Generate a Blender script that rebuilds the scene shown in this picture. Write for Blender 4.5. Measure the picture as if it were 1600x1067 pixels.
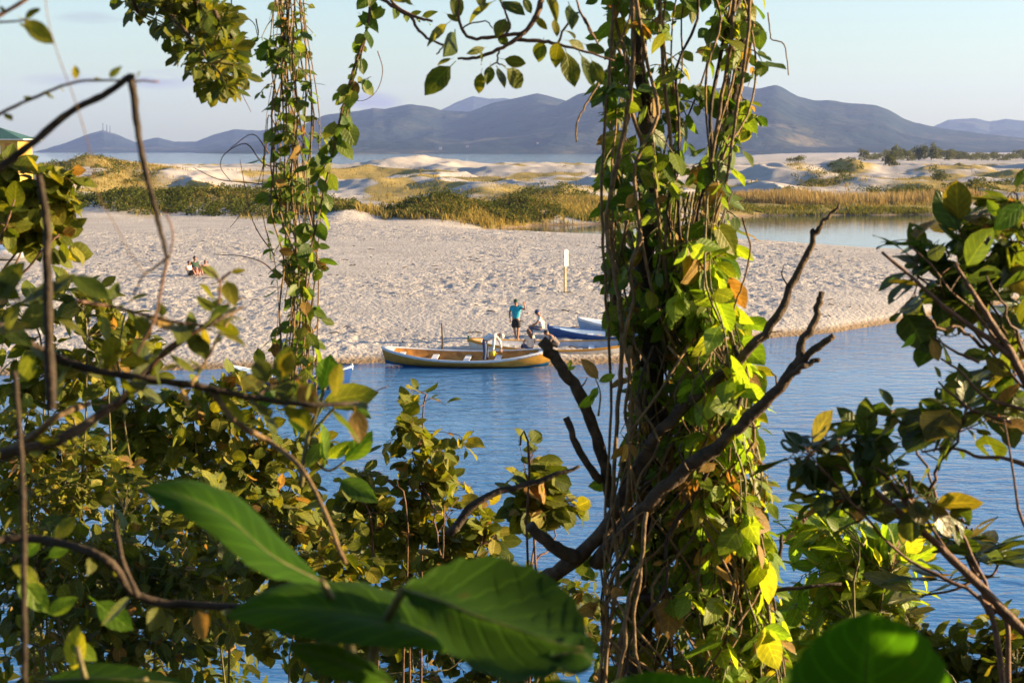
import bpy, bmesh, math, random
import numpy as np
from mathutils import Vector, Matrix

for o in list(bpy.data.objects):
    bpy.data.objects.remove(o)
SC = bpy.context.scene
COL = SC.collection
rnd = random.Random(7)
R = math.radians

# ------------------------------------------------------------------ camera
FPX = 2667.0
CAM_Z = 8.4
PITCH = math.atan((533.5 - 236.0) / FPX)
cd = bpy.data.cameras.new('camera')
cam = bpy.data.objects.new('camera', cd)
COL.objects.link(cam)
cam.location = (0, 0, CAM_Z)
cam.rotation_euler = (R(90) - PITCH, 0, 0)
cd.sensor_width = 36.0
cd.lens = FPX / 1600 * 36
cd.clip_start = 0.05
cd.clip_end = 60000
cd.dof.use_dof = True
cd.dof.focus_distance = 12.0
cd.dof.aperture_fstop = 10.5
SC.camera = cam

# ------------------------------------------------------------------ sky and sun
SUN_EL = 12.0
SUN_AZ = 2.0                                   # degrees ahead of the picture's right
w = bpy.data.worlds.new('World')
SC.world = w
w.use_nodes = True
nt = w.node_tree
N, L = nt.nodes, nt.links
N.clear()
wo = N.new('ShaderNodeOutputWorld')
bg = N.new('ShaderNodeBackground')
sky = N.new('ShaderNodeTexSky')
sky.sky_type = 'NISHITA'
sky.sun_disc = False
sky.sun_elevation = R(SUN_EL)
sky.sun_rotation = R(90 - SUN_AZ)
sky.air_density = 1.0
sky.dust_density = 1.2
sky.ozone_density = 3.0
bg.inputs['Strength'].default_value = 0.070
# a few thin clouds low in the sky
tc = N.new('ShaderNodeTexCoord')
sep = N.new('ShaderNodeSeparateXYZ')
L.new(tc.outputs['Generated'], sep.inputs[0])
def wm(op, a, b=None, c=None):
    n = N.new('ShaderNodeMath'); n.operation = op
    for i, v in enumerate((a, b, c)):
        if v is None: continue
        if isinstance(v, (int, float)): n.inputs[i].default_value = v
        else: L.new(v, n.inputs[i])
    return n.outputs[0]
az = wm('ARCTAN2', sep.outputs[0], sep.outputs[1])
el = wm('ARCSINE', sep.outputs[2])
cmb = N.new('ShaderNodeCombineXYZ')
L.new(wm('MULTIPLY', az, 14.0), cmb.inputs[0]); L.new(wm('MULTIPLY', el, 75.0), cmb.inputs[1])
cn = N.new('ShaderNodeTexNoise'); cn.inputs['Scale'].default_value = 1.3; cn.inputs['Detail'].default_value = 5
L.new(cmb.outputs[0], cn.inputs['Vector'])
tot = None
for (cpx, cpy, rx, ry, st) in ((262, 128, 62, 17, .8), (150, 38, 60, 11, .5), (105, 130, 70, 11, .35), (575, 160, 62, 17, .6), (-250, 60, 200, 22, .7),
                               (1900, 90, 200, 18, .6), (2500, 50, 300, 20, .6), (-900, 90, 300, 22, .7)):
    a0 = math.atan((cpx - 800) / FPX); e0 = math.atan((236 - cpy) / FPX)
    dx = wm('DIVIDE', wm('SUBTRACT', az, a0), rx / FPX)
    dy = wm('DIVIDE', wm('SUBTRACT', el, e0), ry / FPX)
    rr = wm('ADD', wm('MULTIPLY', dx, dx), wm('MULTIPLY', dy, dy))
    m = wm('MULTIPLY', wm('MAXIMUM', wm('SUBTRACT', 1.0, rr), 0.0), st)
    tot = m if tot is None else wm('MAXIMUM', tot, m)
cl = wm('MULTIPLY', tot, wm('MULTIPLY', wm('MAXIMUM', wm('SUBTRACT', cn.outputs['Fac'], 0.33), 0.0), 3.0))
cl = wm('MINIMUM', wm('MULTIPLY', cl, 2.2), 0.85)
mixc = N.new('ShaderNodeMix'); mixc.data_type = 'RGBA'
low = N.new('ShaderNodeMix'); low.data_type = 'RGBA'; low.blend_type = 'ADD'       # pale, warm air along the whole horizon
L.new(wm('EXPONENT', wm('MULTIPLY', wm('MAXIMUM', el, 0.0), -9.0)), low.inputs[0]); L.new(sky.outputs[0], low.inputs[6]); low.inputs[7].default_value = (1.0, .82, .26, 1)
L.new(cl, mixc.inputs[0]); L.new(low.outputs[2], mixc.inputs[6]); mixc.inputs[7].default_value = (1.6, 1.45, 1.85, 1)
L.new(mixc.outputs[2], bg.inputs['Color'])
L.new(bg.outputs[0], wo.inputs['Surface'])

sd = bpy.data.lights.new('sun', 'SUN')
sun = bpy.data.objects.new('sun', sd); COL.objects.link(sun)
sd.energy = 5.0
sd.angle = R(0.55)
sd.color = (1.0, 0.73, 0.39)
sdir = Vector((math.cos(R(SUN_EL)) * math.cos(R(SUN_AZ)), math.cos(R(SUN_EL)) * math.sin(R(SUN_AZ)), math.sin(R(SUN_EL))))
sun.rotation_euler = sdir.to_track_quat('Z', 'Y').to_euler()
sun.location = (60, 0, 40)

SC.view_settings.view_transform = 'Standard'
SC.view_settings.look = 'None'
SC.view_settings.exposure = 2.0
SC.view_settings.gamma = 1.0
SC.view_settings.use_curve_mapping = False
SC.render.engine = 'CYCLES'
SC.cycles.max_bounces = 6
SC.cycles.diffuse_bounces = 3
SC.cycles.glossy_bounces = 3
SC.cycles.transmission_bounces = 4
SC.cycles.volume_bounces = 1
SC.cycles.transparent_max_bounces = 6
SC.cycles.sample_clamp_indirect = 6.0

# ------------------------------------------------------------------ helpers
CP, SP = math.cos(PITCH), math.sin(PITCH)
def P(px, py, d):
    """point seen at photograph pixel (px, py), d metres in front of the lens"""
    u = (px - 800.0) / FPX * d
    v = (533.5 - py) / FPX * d
    return Vector((u, d * CP + v * SP, CAM_Z - d * SP + v * CP))
def G(px, py, z=0.0):
    """point of the level z under pixel (px, py)"""
    a = P(px, py, 1.0) - Vector((0, 0, CAM_Z))
    t = (z - CAM_Z) / a.z
    return Vector((a.x * t, a.y * t, z))
def proj(p):
    y, z = p[1], p[2] - CAM_Z
    d = y * CP - z * SP
    v = y * SP + z * CP
    if d < 0.05: return None
    return 800 + p[0] / d * FPX, 533.5 - v / d * FPX, d

def hash2(ix, iy, seed):
    h = (ix.astype(np.int64) * 374761393 + iy.astype(np.int64) * 668265263 + seed * 982451653) & 0x7fffffff
    h = ((h ^ (h >> 13)) * 1274126177) & 0x7fffffff
    h = h ^ (h >> 16)
    return (h & 0xffff) / 65535.0
def vnoise(x, y, seed=0):
    ix, iy = np.floor(x), np.floor(y)
    fx, fy = x - ix, y - iy
    fx = fx * fx * (3 - 2 * fx); fy = fy * fy * (3 - 2 * fy)
    a, b = hash2(ix, iy, seed), hash2(ix + 1, iy, seed)
    c, d = hash2(ix, iy + 1, seed), hash2(ix + 1, iy + 1, seed)
    return (a * (1 - fx) + b * fx) * (1 - fy) + (c * (1 - fx) + d * fx) * fy
def fbm(x, y, oct=4, seed=0):
    s = 0; a = .5; f = 1.0; t = 0
    for i in range(oct):
        s = s + a * vnoise(x * f + 17.3 * i, y * f - 9.1 * i, seed + i); t += a; a *= .5; f *= 2.03
    return s / t
def smooth(a, b, x):
    t = np.clip((x - a) / (b - a), 0, 1)
    return t * t * (3 - 2 * t)

def tag(o, label=None, cat=None, group=None, kind=None):
    if label: o['label'] = label
    if cat: o['category'] = cat
    if group: o['group'] = group
    if kind: o['kind'] = kind
    return o
def empty(name, loc, rz=0.0):
    o = bpy.data.objects.new(name, None); COL.objects.link(o)
    o.location = loc; o.rotation_euler = (0, 0, rz); o.empty_display_size = .1
    return o
def mesh_np(name, verts, faces, mat=None, smooth_=True):
    """faces: list of tuples or an (n,3|4) array"""
    me = bpy.data.meshes.new(name)
    if isinstance(faces, np.ndarray):
        verts = np.asarray(verts, dtype=np.float32)
        k = faces.shape[1]; n = len(faces)
        me.vertices.add(len(verts)); me.vertices.foreach_set('co', verts.ravel())
        me.loops.add(n * k); me.loops.foreach_set('vertex_index', faces.astype(np.int32).ravel())
        me.polygons.add(n)
        me.polygons.foreach_set('loop_start', np.arange(0, n * k, k, dtype=np.int32))
        me.update(calc_edges=True)
    else:
        me.from_pydata([tuple(v) for v in verts], [], faces); me.update()
    if smooth_ and len(me.polygons):
        me.polygons.foreach_set('use_smooth', np.ones(len(me.polygons), dtype=bool))
    if mat: me.materials.append(mat)
    return me
def link(name, me, parent=None):
    o = bpy.data.objects.new(name, me); COL.objects.link(o)
    if parent is not None: o.parent = parent
    return o

class MB:
    """collects simple shapes and links them as one mesh object"""
    def __init__(s): s.v = []; s.f = []
    def add(s, vs, fs):
        b = len(s.v); s.v += [tuple(v) for v in vs]; s.f += [tuple(i + b for i in f) for f in fs]
    def box(s, c, size, rz=0.0, M=None):
        x, y, z = size[0] / 2, size[1] / 2, size[2] / 2
        vs = [Vector((sx * x, sy * y, sz * z)) for sx in (-1, 1) for sy in (-1, 1) for sz in (-1, 1)]
        m = Matrix.Translation(c) @ (M if M is not None else Matrix.Rotation(rz, 4, 'Z'))
        s.add([m @ v for v in vs], [(0, 1, 3, 2), (4, 6, 7, 5), (0, 4, 5, 1), (2, 3, 7, 6), (0, 2, 6, 4), (1, 5, 7, 3)])
    def tube(s, pts, rad, seg=6, cap=True):
        pts = [Vector(p) for p in pts]; n = len(pts)
        if n < 2: return
        if isinstance(rad, (int, float)): rad = [rad] * n
        vs = []; prev = None
        for i, p in enumerate(pts):
            t = (pts[min(i + 1, n - 1)] - pts[max(i - 1, 0)])
            if t.length < 1e-9: t = Vector((0, 0, 1))
            t.normalize()
            if prev is None:
                prev = t.orthogonal().normalized()
            a = (prev - t * prev.dot(t))
            a = a.normalized() if a.length > 1e-6 else t.orthogonal().normalized()
            prev = a; b = t.cross(a)
            for k in range(seg):
                an = 2 * math.pi * k / seg
                vs.append(p + (a * math.cos(an) + b * math.sin(an)) * rad[i])
        fs = []
        for i in range(n - 1):
            for k in range(seg):
                k2 = (k + 1) % seg
                fs.append((i * seg + k, i * seg + k2, (i + 1) * seg + k2, (i + 1) * seg + k))
        if cap:
            fs.append(tuple(range(seg - 1, -1, -1))); fs.append(tuple((n - 1) * seg + k for k in range(seg)))
        s.add(vs, fs)
    def ball(s, c, r, seg=10, rings=7, M=None):
        r = (r, r, r) if isinstance(r, (int, float)) else r
        vs = []; fs = []
        for i in range(rings + 1):
            th = math.pi * i / rings
            for k in range(seg):
                ph = 2 * math.pi * k / seg
                v = Vector((r[0] * math.sin(th) * math.cos(ph), r[1] * math.sin(th) * math.sin(ph), r[2] * math.cos(th)))
                if M is not None: v = M @ v
                vs.append(Vector(c) + v)
        for i in range(rings):
            for k in range(seg):
                k2 = (k + 1) % seg
                fs.append((i * seg + k, (i + 1) * seg + k, (i + 1) * seg + k2, i * seg + k2))
        s.add(vs, fs)
    def build(s, name, mat, parent=None, smooth_=True, origin=None):
        v = s.v if origin is None else [tuple(Vector(a) - origin) for a in s.v]
        return link(name, mesh_np(name, v, s.f, mat, smooth_), parent)

def cr(pts, sub=5):
    """smooth curve through points"""
    pts = [Vector(p) for p in pts]
    if len(pts) < 3: sub = max(sub, 3)
    out = []
    q = [pts[0] * 2 - pts[1]] + pts + [pts[-1] * 2 - pts[-2]]
    for i in range(1, len(q) - 2):
        a, b, c, d = q[i - 1], q[i], q[i + 1], q[i + 2]
        for k in range(sub):
            t = k / sub
            out.append(.5 * ((2 * b) + (c - a) * t + (2 * a - 5 * b + 4 * c - d) * t * t + (3 * b - a - 3 * c + d) * t ** 3))
    out.append(pts[-1])
    return out

# ------------------------------------------------------------------ materials
def new_mat(name):
    m = bpy.data.materials.new(name); m.use_nodes = True
    m.node_tree.nodes.clear()
    return m, m.node_tree.nodes, m.node_tree.links
def ramp(N, cols, pos=None):
    r = N.new('ShaderNodeValToRGB'); e = r.color_ramp.elements
    pos = pos or [i / (len(cols) - 1) for i in range(len(cols))]
    while len(e) < len(cols): e.new(.5)
    for i, c in enumerate(cols):
        e[i].position = pos[i]; e[i].color = (*c, 1)
    return r
def plain(name, col, rough=.6, var=.15, scale=6.0, bump=0.0, spec=.4, metal=0.0):
    m, N, L = new_mat(name)
    o = N.new('ShaderNodeOutputMaterial'); p = N.new('ShaderNodeBsdfPrincipled')
    t = N.new('ShaderNodeTexCoord'); n = N.new('ShaderNodeTexNoise')
    n.inputs['Scale'].default_value = scale; n.inputs['Detail'].default_value = 6
    L.new(t.outputs['Object'], n.inputs['Vector'])
    r = ramp(N, [tuple(c * (1 - var * 1.6) for c in col), tuple(min(1, c * (1 + var)) for c in col)], [.3, .7])
    L.new(n.outputs['Fac'], r.inputs[0]); L.new(r.outputs[0], p.inputs['Base Color'])
    p.inputs['Roughness'].default_value = rough; p.inputs['Specular IOR Level'].default_value = spec; p.inputs['Metallic'].default_value = metal
    if bump:
        b = N.new('ShaderNodeBump'); b.inputs['Strength'].default_value = bump; b.inputs['Distance'].default_value = .02
        L.new(n.outputs['Fac'], b.inputs['Height']); L.new(b.outputs[0], p.inputs['Normal'])
    L.new(p.outputs[0], o.inputs[0])
    return m

def leaf_mat(name, cols, trans, rough=.45, tmix=.42, spec=.35, veins=6.0, spots=.5, back=1.35):
    """leaf: colour differs from leaf to leaf, paler veins, blotches, light passing through"""
    m, N, L = new_mat(name)
    o = N.new('ShaderNodeOutputMaterial'); p = N.new('ShaderNodeBsdfPrincipled'); tr = N.new('ShaderNodeBsdfTranslucent')
    mix = N.new('ShaderNodeMixShader'); mix.inputs[0].default_value = tmix
    oi = N.new('ShaderNodeObjectInfo'); at = N.new('ShaderNodeAttribute'); at.attribute_name = 'rnd'
    def mth(op, a, b=None):
        n = N.new('ShaderNodeMath'); n.operation = op
        for i, v in enumerate((a, b)):
            if v is None: continue
            if isinstance(v, (int, float)): n.inputs[i].default_value = v
            else: L.new(v, n.inputs[i])
        return n.outputs[0]
    rv = mth('FRACT', mth('ADD', oi.outputs['Random'], at.outputs['Fac']))
    r = ramp(N, cols); L.new(rv, r.inputs[0])
    uv = N.new('ShaderNodeUVMap'); sp = N.new('ShaderNodeSeparateXYZ'); L.new(uv.outputs[0], sp.inputs[0])
    # veins: midrib at v=0.5, side veins slanting to the tip
    dv = mth('ABSOLUTE', mth('SUBTRACT', sp.outputs[1], .5))
    mid = mth('MULTIPLY', mth('MAXIMUM', mth('SUBTRACT', .05, dv), 0.0), 18.0)
    sv = mth('SINE', mth('MULTIPLY', mth('SUBTRACT', sp.outputs[0], mth('MULTIPLY', dv, .55)), veins * 2 * math.pi))
    side = mth('MULTIPLY', mth('POWER', mth('MAXIMUM', sv, 0.0), 8.0), .55)
    vein = mth('MINIMUM', mth('ADD', mid, side), 1.0)
    # blotches
    mp = N.new('ShaderNodeVectorMath'); mp.operation = 'ADD'
    cb = N.new('ShaderNodeCombineXYZ'); L.new(mth('MULTIPLY', rv, 91.0), cb.inputs[0]); L.new(mth('MULTIPLY', rv, 37.0), cb.inputs[2])
    L.new(uv.outputs[0], mp.inputs[0]); L.new(cb.outputs[0], mp.inputs[1])
    nz = N.new('ShaderNodeTexNoise'); nz.inputs['Scale'].default_value = 4.5; nz.inputs['Detail'].default_value = 5; L.new(mp.outputs[0], nz.inputs['Vector'])
    br = N.new('ShaderNodeMapRange'); br.inputs[1].default_value = .3; br.inputs[2].default_value = .7; br.inputs[3].default_value = .72; br.inputs[4].default_value = 1.25
    L.new(nz.outputs['Fac'], br.inputs[0])
    c1 = N.new('ShaderNodeMix'); c1.data_type = 'RGBA'; c1.blend_type = 'MULTIPLY'; c1.inputs[0].default_value = spots + .3
    L.new(r.outputs[0], c1.inputs[6]); L.new(br.outputs[0], c1.inputs[7])
    c2 = N.new('ShaderNodeMix'); c2.data_type = 'RGBA'
    L.new(mth('MULTIPLY', vein, .7), c2.inputs[0]); L.new(c1.outputs[2], c2.inputs[6])
    g2 = N.new('ShaderNodeMix'); g2.data_type = 'RGBA'; g2.blend_type = 'MULTIPLY'; g2.inputs[0].default_value = 1
    L.new(c1.outputs[2], g2.inputs[6]); g2.inputs[7].default_value = (2.4, 2.2, 1.8, 1); L.new(g2.outputs[2], c2.inputs[7])
    # brown eaten spots
    nz2 = N.new('ShaderNodeTexNoise'); nz2.inputs['Scale'].default_value = 9; nz2.inputs['Detail'].default_value = 3; L.new(mp.outputs[0], nz2.inputs['Vector'])
    sr = N.new('ShaderNodeMapRange'); sr.inputs[1].default_value = .66; sr.inputs[2].default_value = .72; L.new(nz2.outputs['Fac'], sr.inputs[0])
    c3 = N.new('ShaderNodeMix'); c3.data_type = 'RGBA'; L.new(mth('MULTIPLY', sr.outputs[0], spots), c3.inputs[0])
    L.new(c2.outputs[2], c3.inputs[6]); c3.inputs[7].default_value = (.075, .045, .015, 1)
    geo = N.new('ShaderNodeNewGeometry')
    c4 = N.new('ShaderNodeMix'); c4.data_type = 'RGBA'; c4.blend_type = 'MULTIPLY'; L.new(geo.outputs['Backfacing'], c4.inputs[0])
    L.new(c3.outputs[2], c4.inputs[6]); c4.inputs[7].default_value = (back, back, back * 1.05, 1)
    L.new(c4.outputs[2], p.inputs['Base Color'])
    tc_ = N.new('ShaderNodeMix'); tc_.data_type = 'RGBA'; tc_.blend_type = 'MULTIPLY'; tc_.inputs[0].default_value = 1
    L.new(c3.outputs[2], tc_.inputs[6]); tc_.inputs[7].default_value = (*trans, 1)
    L.new(tc_.outputs[2], tr.inputs['Color'])
    p.inputs['Roughness'].default_value = rough; p.inputs['Specular IOR Level'].default_value = spec
    bp = N.new('ShaderNodeBump'); bp.inputs['Strength'].default_value = .35; bp.inputs['Distance'].default_value = .004
    L.new(mth('ADD', mth('MULTIPLY', vein, -1.0), nz.outputs['Fac']), bp.inputs['Height']); L.new(bp.outputs[0], p.inputs['Normal'])
    L.new(p.outputs[0], mix.inputs[1]); L.new(tr.outputs[0], mix.inputs[2]); L.new(mix.outputs[0], o.inputs[0])
    return m

M = {}
M['vine'] = leaf_mat('vine_leaf', [(.035, .075, .008), (.065, .11, .012), (.11, .15, .015), (.055, .095, .012), (.17, .17, .018)], (2.6, 2.5, 1.2), tmix=.45)
M['lime'] = leaf_mat('lime_leaf', [(.075, .14, .012), (.11, .18, .014), (.16, .21, .016), (.095, .15, .013), (.21, .19, .02)], (3.0, 2.8, 1.0), tmix=.5)
M['bush'] = leaf_mat('bush_leaf', [(.05, .075, .009), (.12, .135, .014), (.08, .105, .011), (.17, .175, .022), (.23, .20, .026)], (2.0, 1.8, .6), tmix=.4, rough=.55, spec=.2)
M['dark'] = leaf_mat('dark_leaf', [(.026, .050, .012), (.036, .060, .013), (.050, .070, .013), (.030, .055, .013), (.085, .075, .015)], (3.4, 3.0, .8), tmix=.42, rough=.36, spec=.35, spots=.8)
M['olive'] = leaf_mat('olive_leaf', [(.035, .058, .010), (.060, .085, .012), (.095, .105, .015), (.05, .07, .011), (.13, .12, .016)], (2.6, 2.3, .8), tmix=.4, rough=.45, spec=.25)
M['big'] = leaf_mat('broad_leaf', [(.020, .055, .004), (.030, .070, .005)], (3.2, 3.4, .9), tmix=.5, rough=.6, veins=9, spots=.35, spec=.07)
M['dry'] = leaf_mat('dry_leaf', [(.20, .12, .03), (.26, .17, .04), (.15, .08, .02)], (2.0, 1.6, .9), tmix=.4, rough=.6)
M['bark'] = plain('bark', (.075, .048, .028), .85, .4, 30, .9)
M['barkd'] = plain('dark_bark', (.045, .030, .020), .85, .4, 25, .9)
M['stem'] = plain('vine_stem', (.17, .105, .045), .75, .35, 40, .6)
M['stemg'] = plain('young_stem', (.13, .11, .035), .6, .3, 40, .4)
M['redstem'] = plain('reddish_twig', (.13, .065, .035), .65, .3, 40, .4)

# ------------------------------------------------------------------ ground
def line_of(pts):
    w_ = sorted([tuple(G(a, b)) for a, b in pts])
    return np.array([p[0] for p in w_]), np.array([p[1] for p in w_])
SX, SY = line_of([(-900, 600), (-300, 590), (0, 585), (230, 579), (480, 573), (590, 567), (700, 571), (860, 572), (980, 567), (1080, 547), (1180, 529), (1300, 520), (1400, 504), (1500, 486), (1600, 470), (1800, 450), (2300, 440)])
AX, AY = line_of([(-300, 290), (400, 335), (700, 360), (740, 363), (900, 371), (1140, 380), (1350, 394), (1600, 404), (1800, 412), (2300, 420)])
BX, BY = line_of([(-300, 500), (400, 385), (700, 364), (740, 361), (830, 353), (950, 350), (1190, 337), (1600, 335), (2300, 335)])
DUNES = []      # x, y, z above base, rx, ry, twist
for (px, py, d, wpx, ry, tw) in (
        (160, 254, 330, 95, 36, .2), (40, 262, 310, 90, 30, 0), (270, 272, 320, 60, 25, .3), (345, 268, 330, 50, 22, 0),
        (350, 297, 214, 190, 17, 0), (200, 300, 205, 90, 15, 0), (530, 322, 190, 45, 9, 0),
        (645, 253, 430, 75, 26, -.25), (560, 265, 400, 60, 25, .2), (610, 270, 350, 50, 20, -.3), (725, 263, 450, 38, 24, .3), (790, 268, 400, 40, 22, -.2),
        (705, 258, 500, 26, 20, 0), (835, 259, 470, 42, 25, -.3), (905, 261, 510, 60, 28, .3), (960, 266, 470, 50, 25, 0), (1010, 272, 420, 60, 25, .2), (760, 281, 320, 60, 17, .4), (640, 280, 300, 80, 16, -.3),
        (680, 303, 196, 62, 9, .1), (800, 308, 203, 48, 9, 0), (870, 296, 250, 70, 16, -.2), (930, 310, 230, 50, 12, .2), (750, 296, 260, 60, 15, .3),
        (1240, 252, 355, 58, 18, -.5), (1195, 266, 345, 60, 18, .3), (1290, 275, 330, 50, 16, -.5), (1320, 258, 430, 33, 16, 0), (1395, 262, 480, 60, 20, .2), (1470, 266, 400, 55, 20, -.4),
        (1545, 266, 430, 55, 22, .3), (1610, 264, 430, 60, 25, 0), (1430, 281, 320, 80, 14, -.3), (1360, 288, 300, 60, 12, .2), (1550, 290, 290, 80, 14, .2), (1150, 280, 320, 40, 14, 0), (1250, 297, 275, 90, 9, 0), (1690, 270, 380, 80, 25, 0), (-80, 262, 330, 80, 30, 0)):
    p = P(px, py, d)
    DUNES.append((p.x, p.y, p.z, wpx / FPX * d, ry, tw))
def sea_edge(x, y):
    px = 800 + FPX * x / np.maximum(y, 1)
    return 760 + 4200 * smooth(1080, 1320, px) + 40 * np.sin(px * .02)
def height(x, y, fine=True):
    x = np.asarray(x, dtype=np.float64); y = np.asarray(y, dtype=np.float64)
    bank = 6.9 - .36 * y + .25 * (fbm(x * .5, y * .5, 3, 3) - .5)
    bank = np.where(y < 0, 6.9 + .05 * -y, bank)
    bank = np.maximum(bank, -1.6)
    ys = np.interp(x, SX, SY) + 1.1 * (fbm(x * .08, y * 0 + 3, 3, 11) - .5)
    s = y - ys
    river = np.maximum(.09 * s, -1.6)
    beach = .78 * (1 - np.exp(-np.maximum(s, 0) / 6.0)) + .12 * smooth(0, 1.6, s)
    beach = beach + (fbm(x * .05, y * .03, 3, 21) - .5) * .35 * smooth(2, 15, s)
    base = beach + 1.3 * smooth(200, 330, y) + 1.0 * smooth(300, 420, y)
    dz = np.zeros_like(x)
    wx = x + 6 * (fbm(x * .05, y * .05, 3, 5) - .5); wy = y + 10 * (fbm(x * .04, y * .04, 3, 6) - .5)
    for (cx, cy, cz, rx, ry, tw) in DUNES:
        u = (wx - cx) / rx; v = (wy - cy) / ry
        u = u + tw * v
        g = np.exp(-np.abs(u) ** 1.7 - np.abs(v) ** 1.9) * (cz - 1.2 - 1.6 * (cy > 280))
        dz = np.maximum(dz, g)
    dz = dz * (1 + .28 * (fbm(x * .12, y * .08, 4, 31) - .5))
    hum = 1 - np.abs(2 * fbm(x * .035, y * .022, 3, 43) - 1)
    base = base + dz + (1.2 * (fbm(x * .045, y * .035, 4, 41) - .5) + 2.6 * (hum ** 3 - .45)) * smooth(225, 290, y) * (1 - .6 * smooth(500, 640, y))
    ya = np.interp(x, AX, AY) + 1.5 * (fbm(x * .07, y * 0 + 8, 3, 12) - .5)
    yb = np.interp(x, BX, BY) + 3.0 * (fbm(x * .06, y * 0 + 1, 3, 13) - .5)
    o = -np.minimum(y - ya, yb - y)
    lag = np.where(o > 0, base * (1 - np.exp(-np.maximum(o, 0) / 5.0)) + .03 * smooth(0, 1, o), np.maximum(.06 * o, -1.5) - .03)
    land = np.where(s > 0, lag, river)
    e = sea_edge(x, y)
    land = land * (1 - smooth(e - 160, e, y)) - 2.0 * smooth(e - 60, e + 40, y)
    z = np.where(y < 30, bank, np.maximum(land, -2.0))
    if fine:
        m = smooth(.22, .5, z) * (y > 50) * (1 - smooth(170, 230, y))
        f = .5 * (vnoise(x * 4.3, y * 2.9, 51) - .5) + .5 * (vnoise(x * 4.8, y * 3.6, 52) - .5)
        pits = smooth(.62, .8, vnoise(x * 2.6 + 7, y * 1.8, 53))
        z = z + m * (.12 * f - .03 * pits) * (.15 + 1.9 * smooth(.25, .75, fbm(x * .11, y * .06, 3, 54)))
        m2 = smooth(200, 240, y) * (1 - smooth(500, 700, y))
        z = z + m2 * .35 * (vnoise(x * .5, y * .35, 55) - .5)
    return z
rows = np.concatenate([np.arange(-14, 50, 1.6), np.arange(50, 185, .27), np.arange(185, 420, .75), np.arange(420, 900, 3.5), np.geomspace(900, 14500, 50)])
cols = np.concatenate([np.linspace(-1.5, -.30, 26)[:-1], np.linspace(-.30, .32, 425), np.linspace(.32, 1.5, 26)[1:]])
YY, AA = np.meshgrid(rows, cols, indexing='ij')
XX = np.clip(AA * (YY + 28), -7800, 7800)
ZZ = height(XX, YY)
def grid_mesh(name, X, Y, Z, mat):
    nr, nc = X.shape
    idx = np.arange(nr * nc).reshape(nr, nc)
    f = np.stack([idx[:-1, :-1], idx[:-1, 1:], idx[1:, 1:], idx[1:, :-1]], -1).reshape(-1, 4)
    return mesh_np(name, np.stack([X, Y, Z], -1).reshape(-1, 3), f, mat)

def veg_mask(x, y):
    """where dry dune grass grows"""
    px = 800 + FPX * x / np.maximum(y, 1)
    n = fbm(x * .06, y * .045, 4, 61)
    m = smooth(.51, .64, n) * smooth(196, 225, y) * (1 - smooth(560, 700, y))
    for (cx, cd_, rx, rd, st) in ((780, 215, 190, 32, 1.0), (350, 212, 240, 30, 1.0), (870, 250, 130, 45, .75), (160, 320, 130, 40, 1.0), (1290, 335, 70, 30, 1.0), (1350, 238, 330, 24, 1.3), (1520, 290, 170, 35, .85), (1240, 362, 45, 10, .8), (1470, 395, 60, 25, .8), (640, 425, 40, 14, .5), (900, 480, 110, 30, .5), (1330, 430, 40, 20, .9)):
        g = np.exp(-(((px - cx) / rx) ** 2 + ((y - cd_) / rd) ** 2) ** 2) * st
        m = np.maximum(m, g * smooth(.38, .56, n + .10))
    # bare sand hollows
    for (cx, cd_, rx, rd) in ((1180, 330, 70, 30), (560, 230, 30, 30), (1330, 340, 60, 20), (470, 195, 50, 10)):
        m = m * (1 - .9 * np.exp(-(((px - cx) / rx) ** 2 + ((y - cd_) / rd) ** 2)))
    return np.clip(m, 0, 1)

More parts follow.
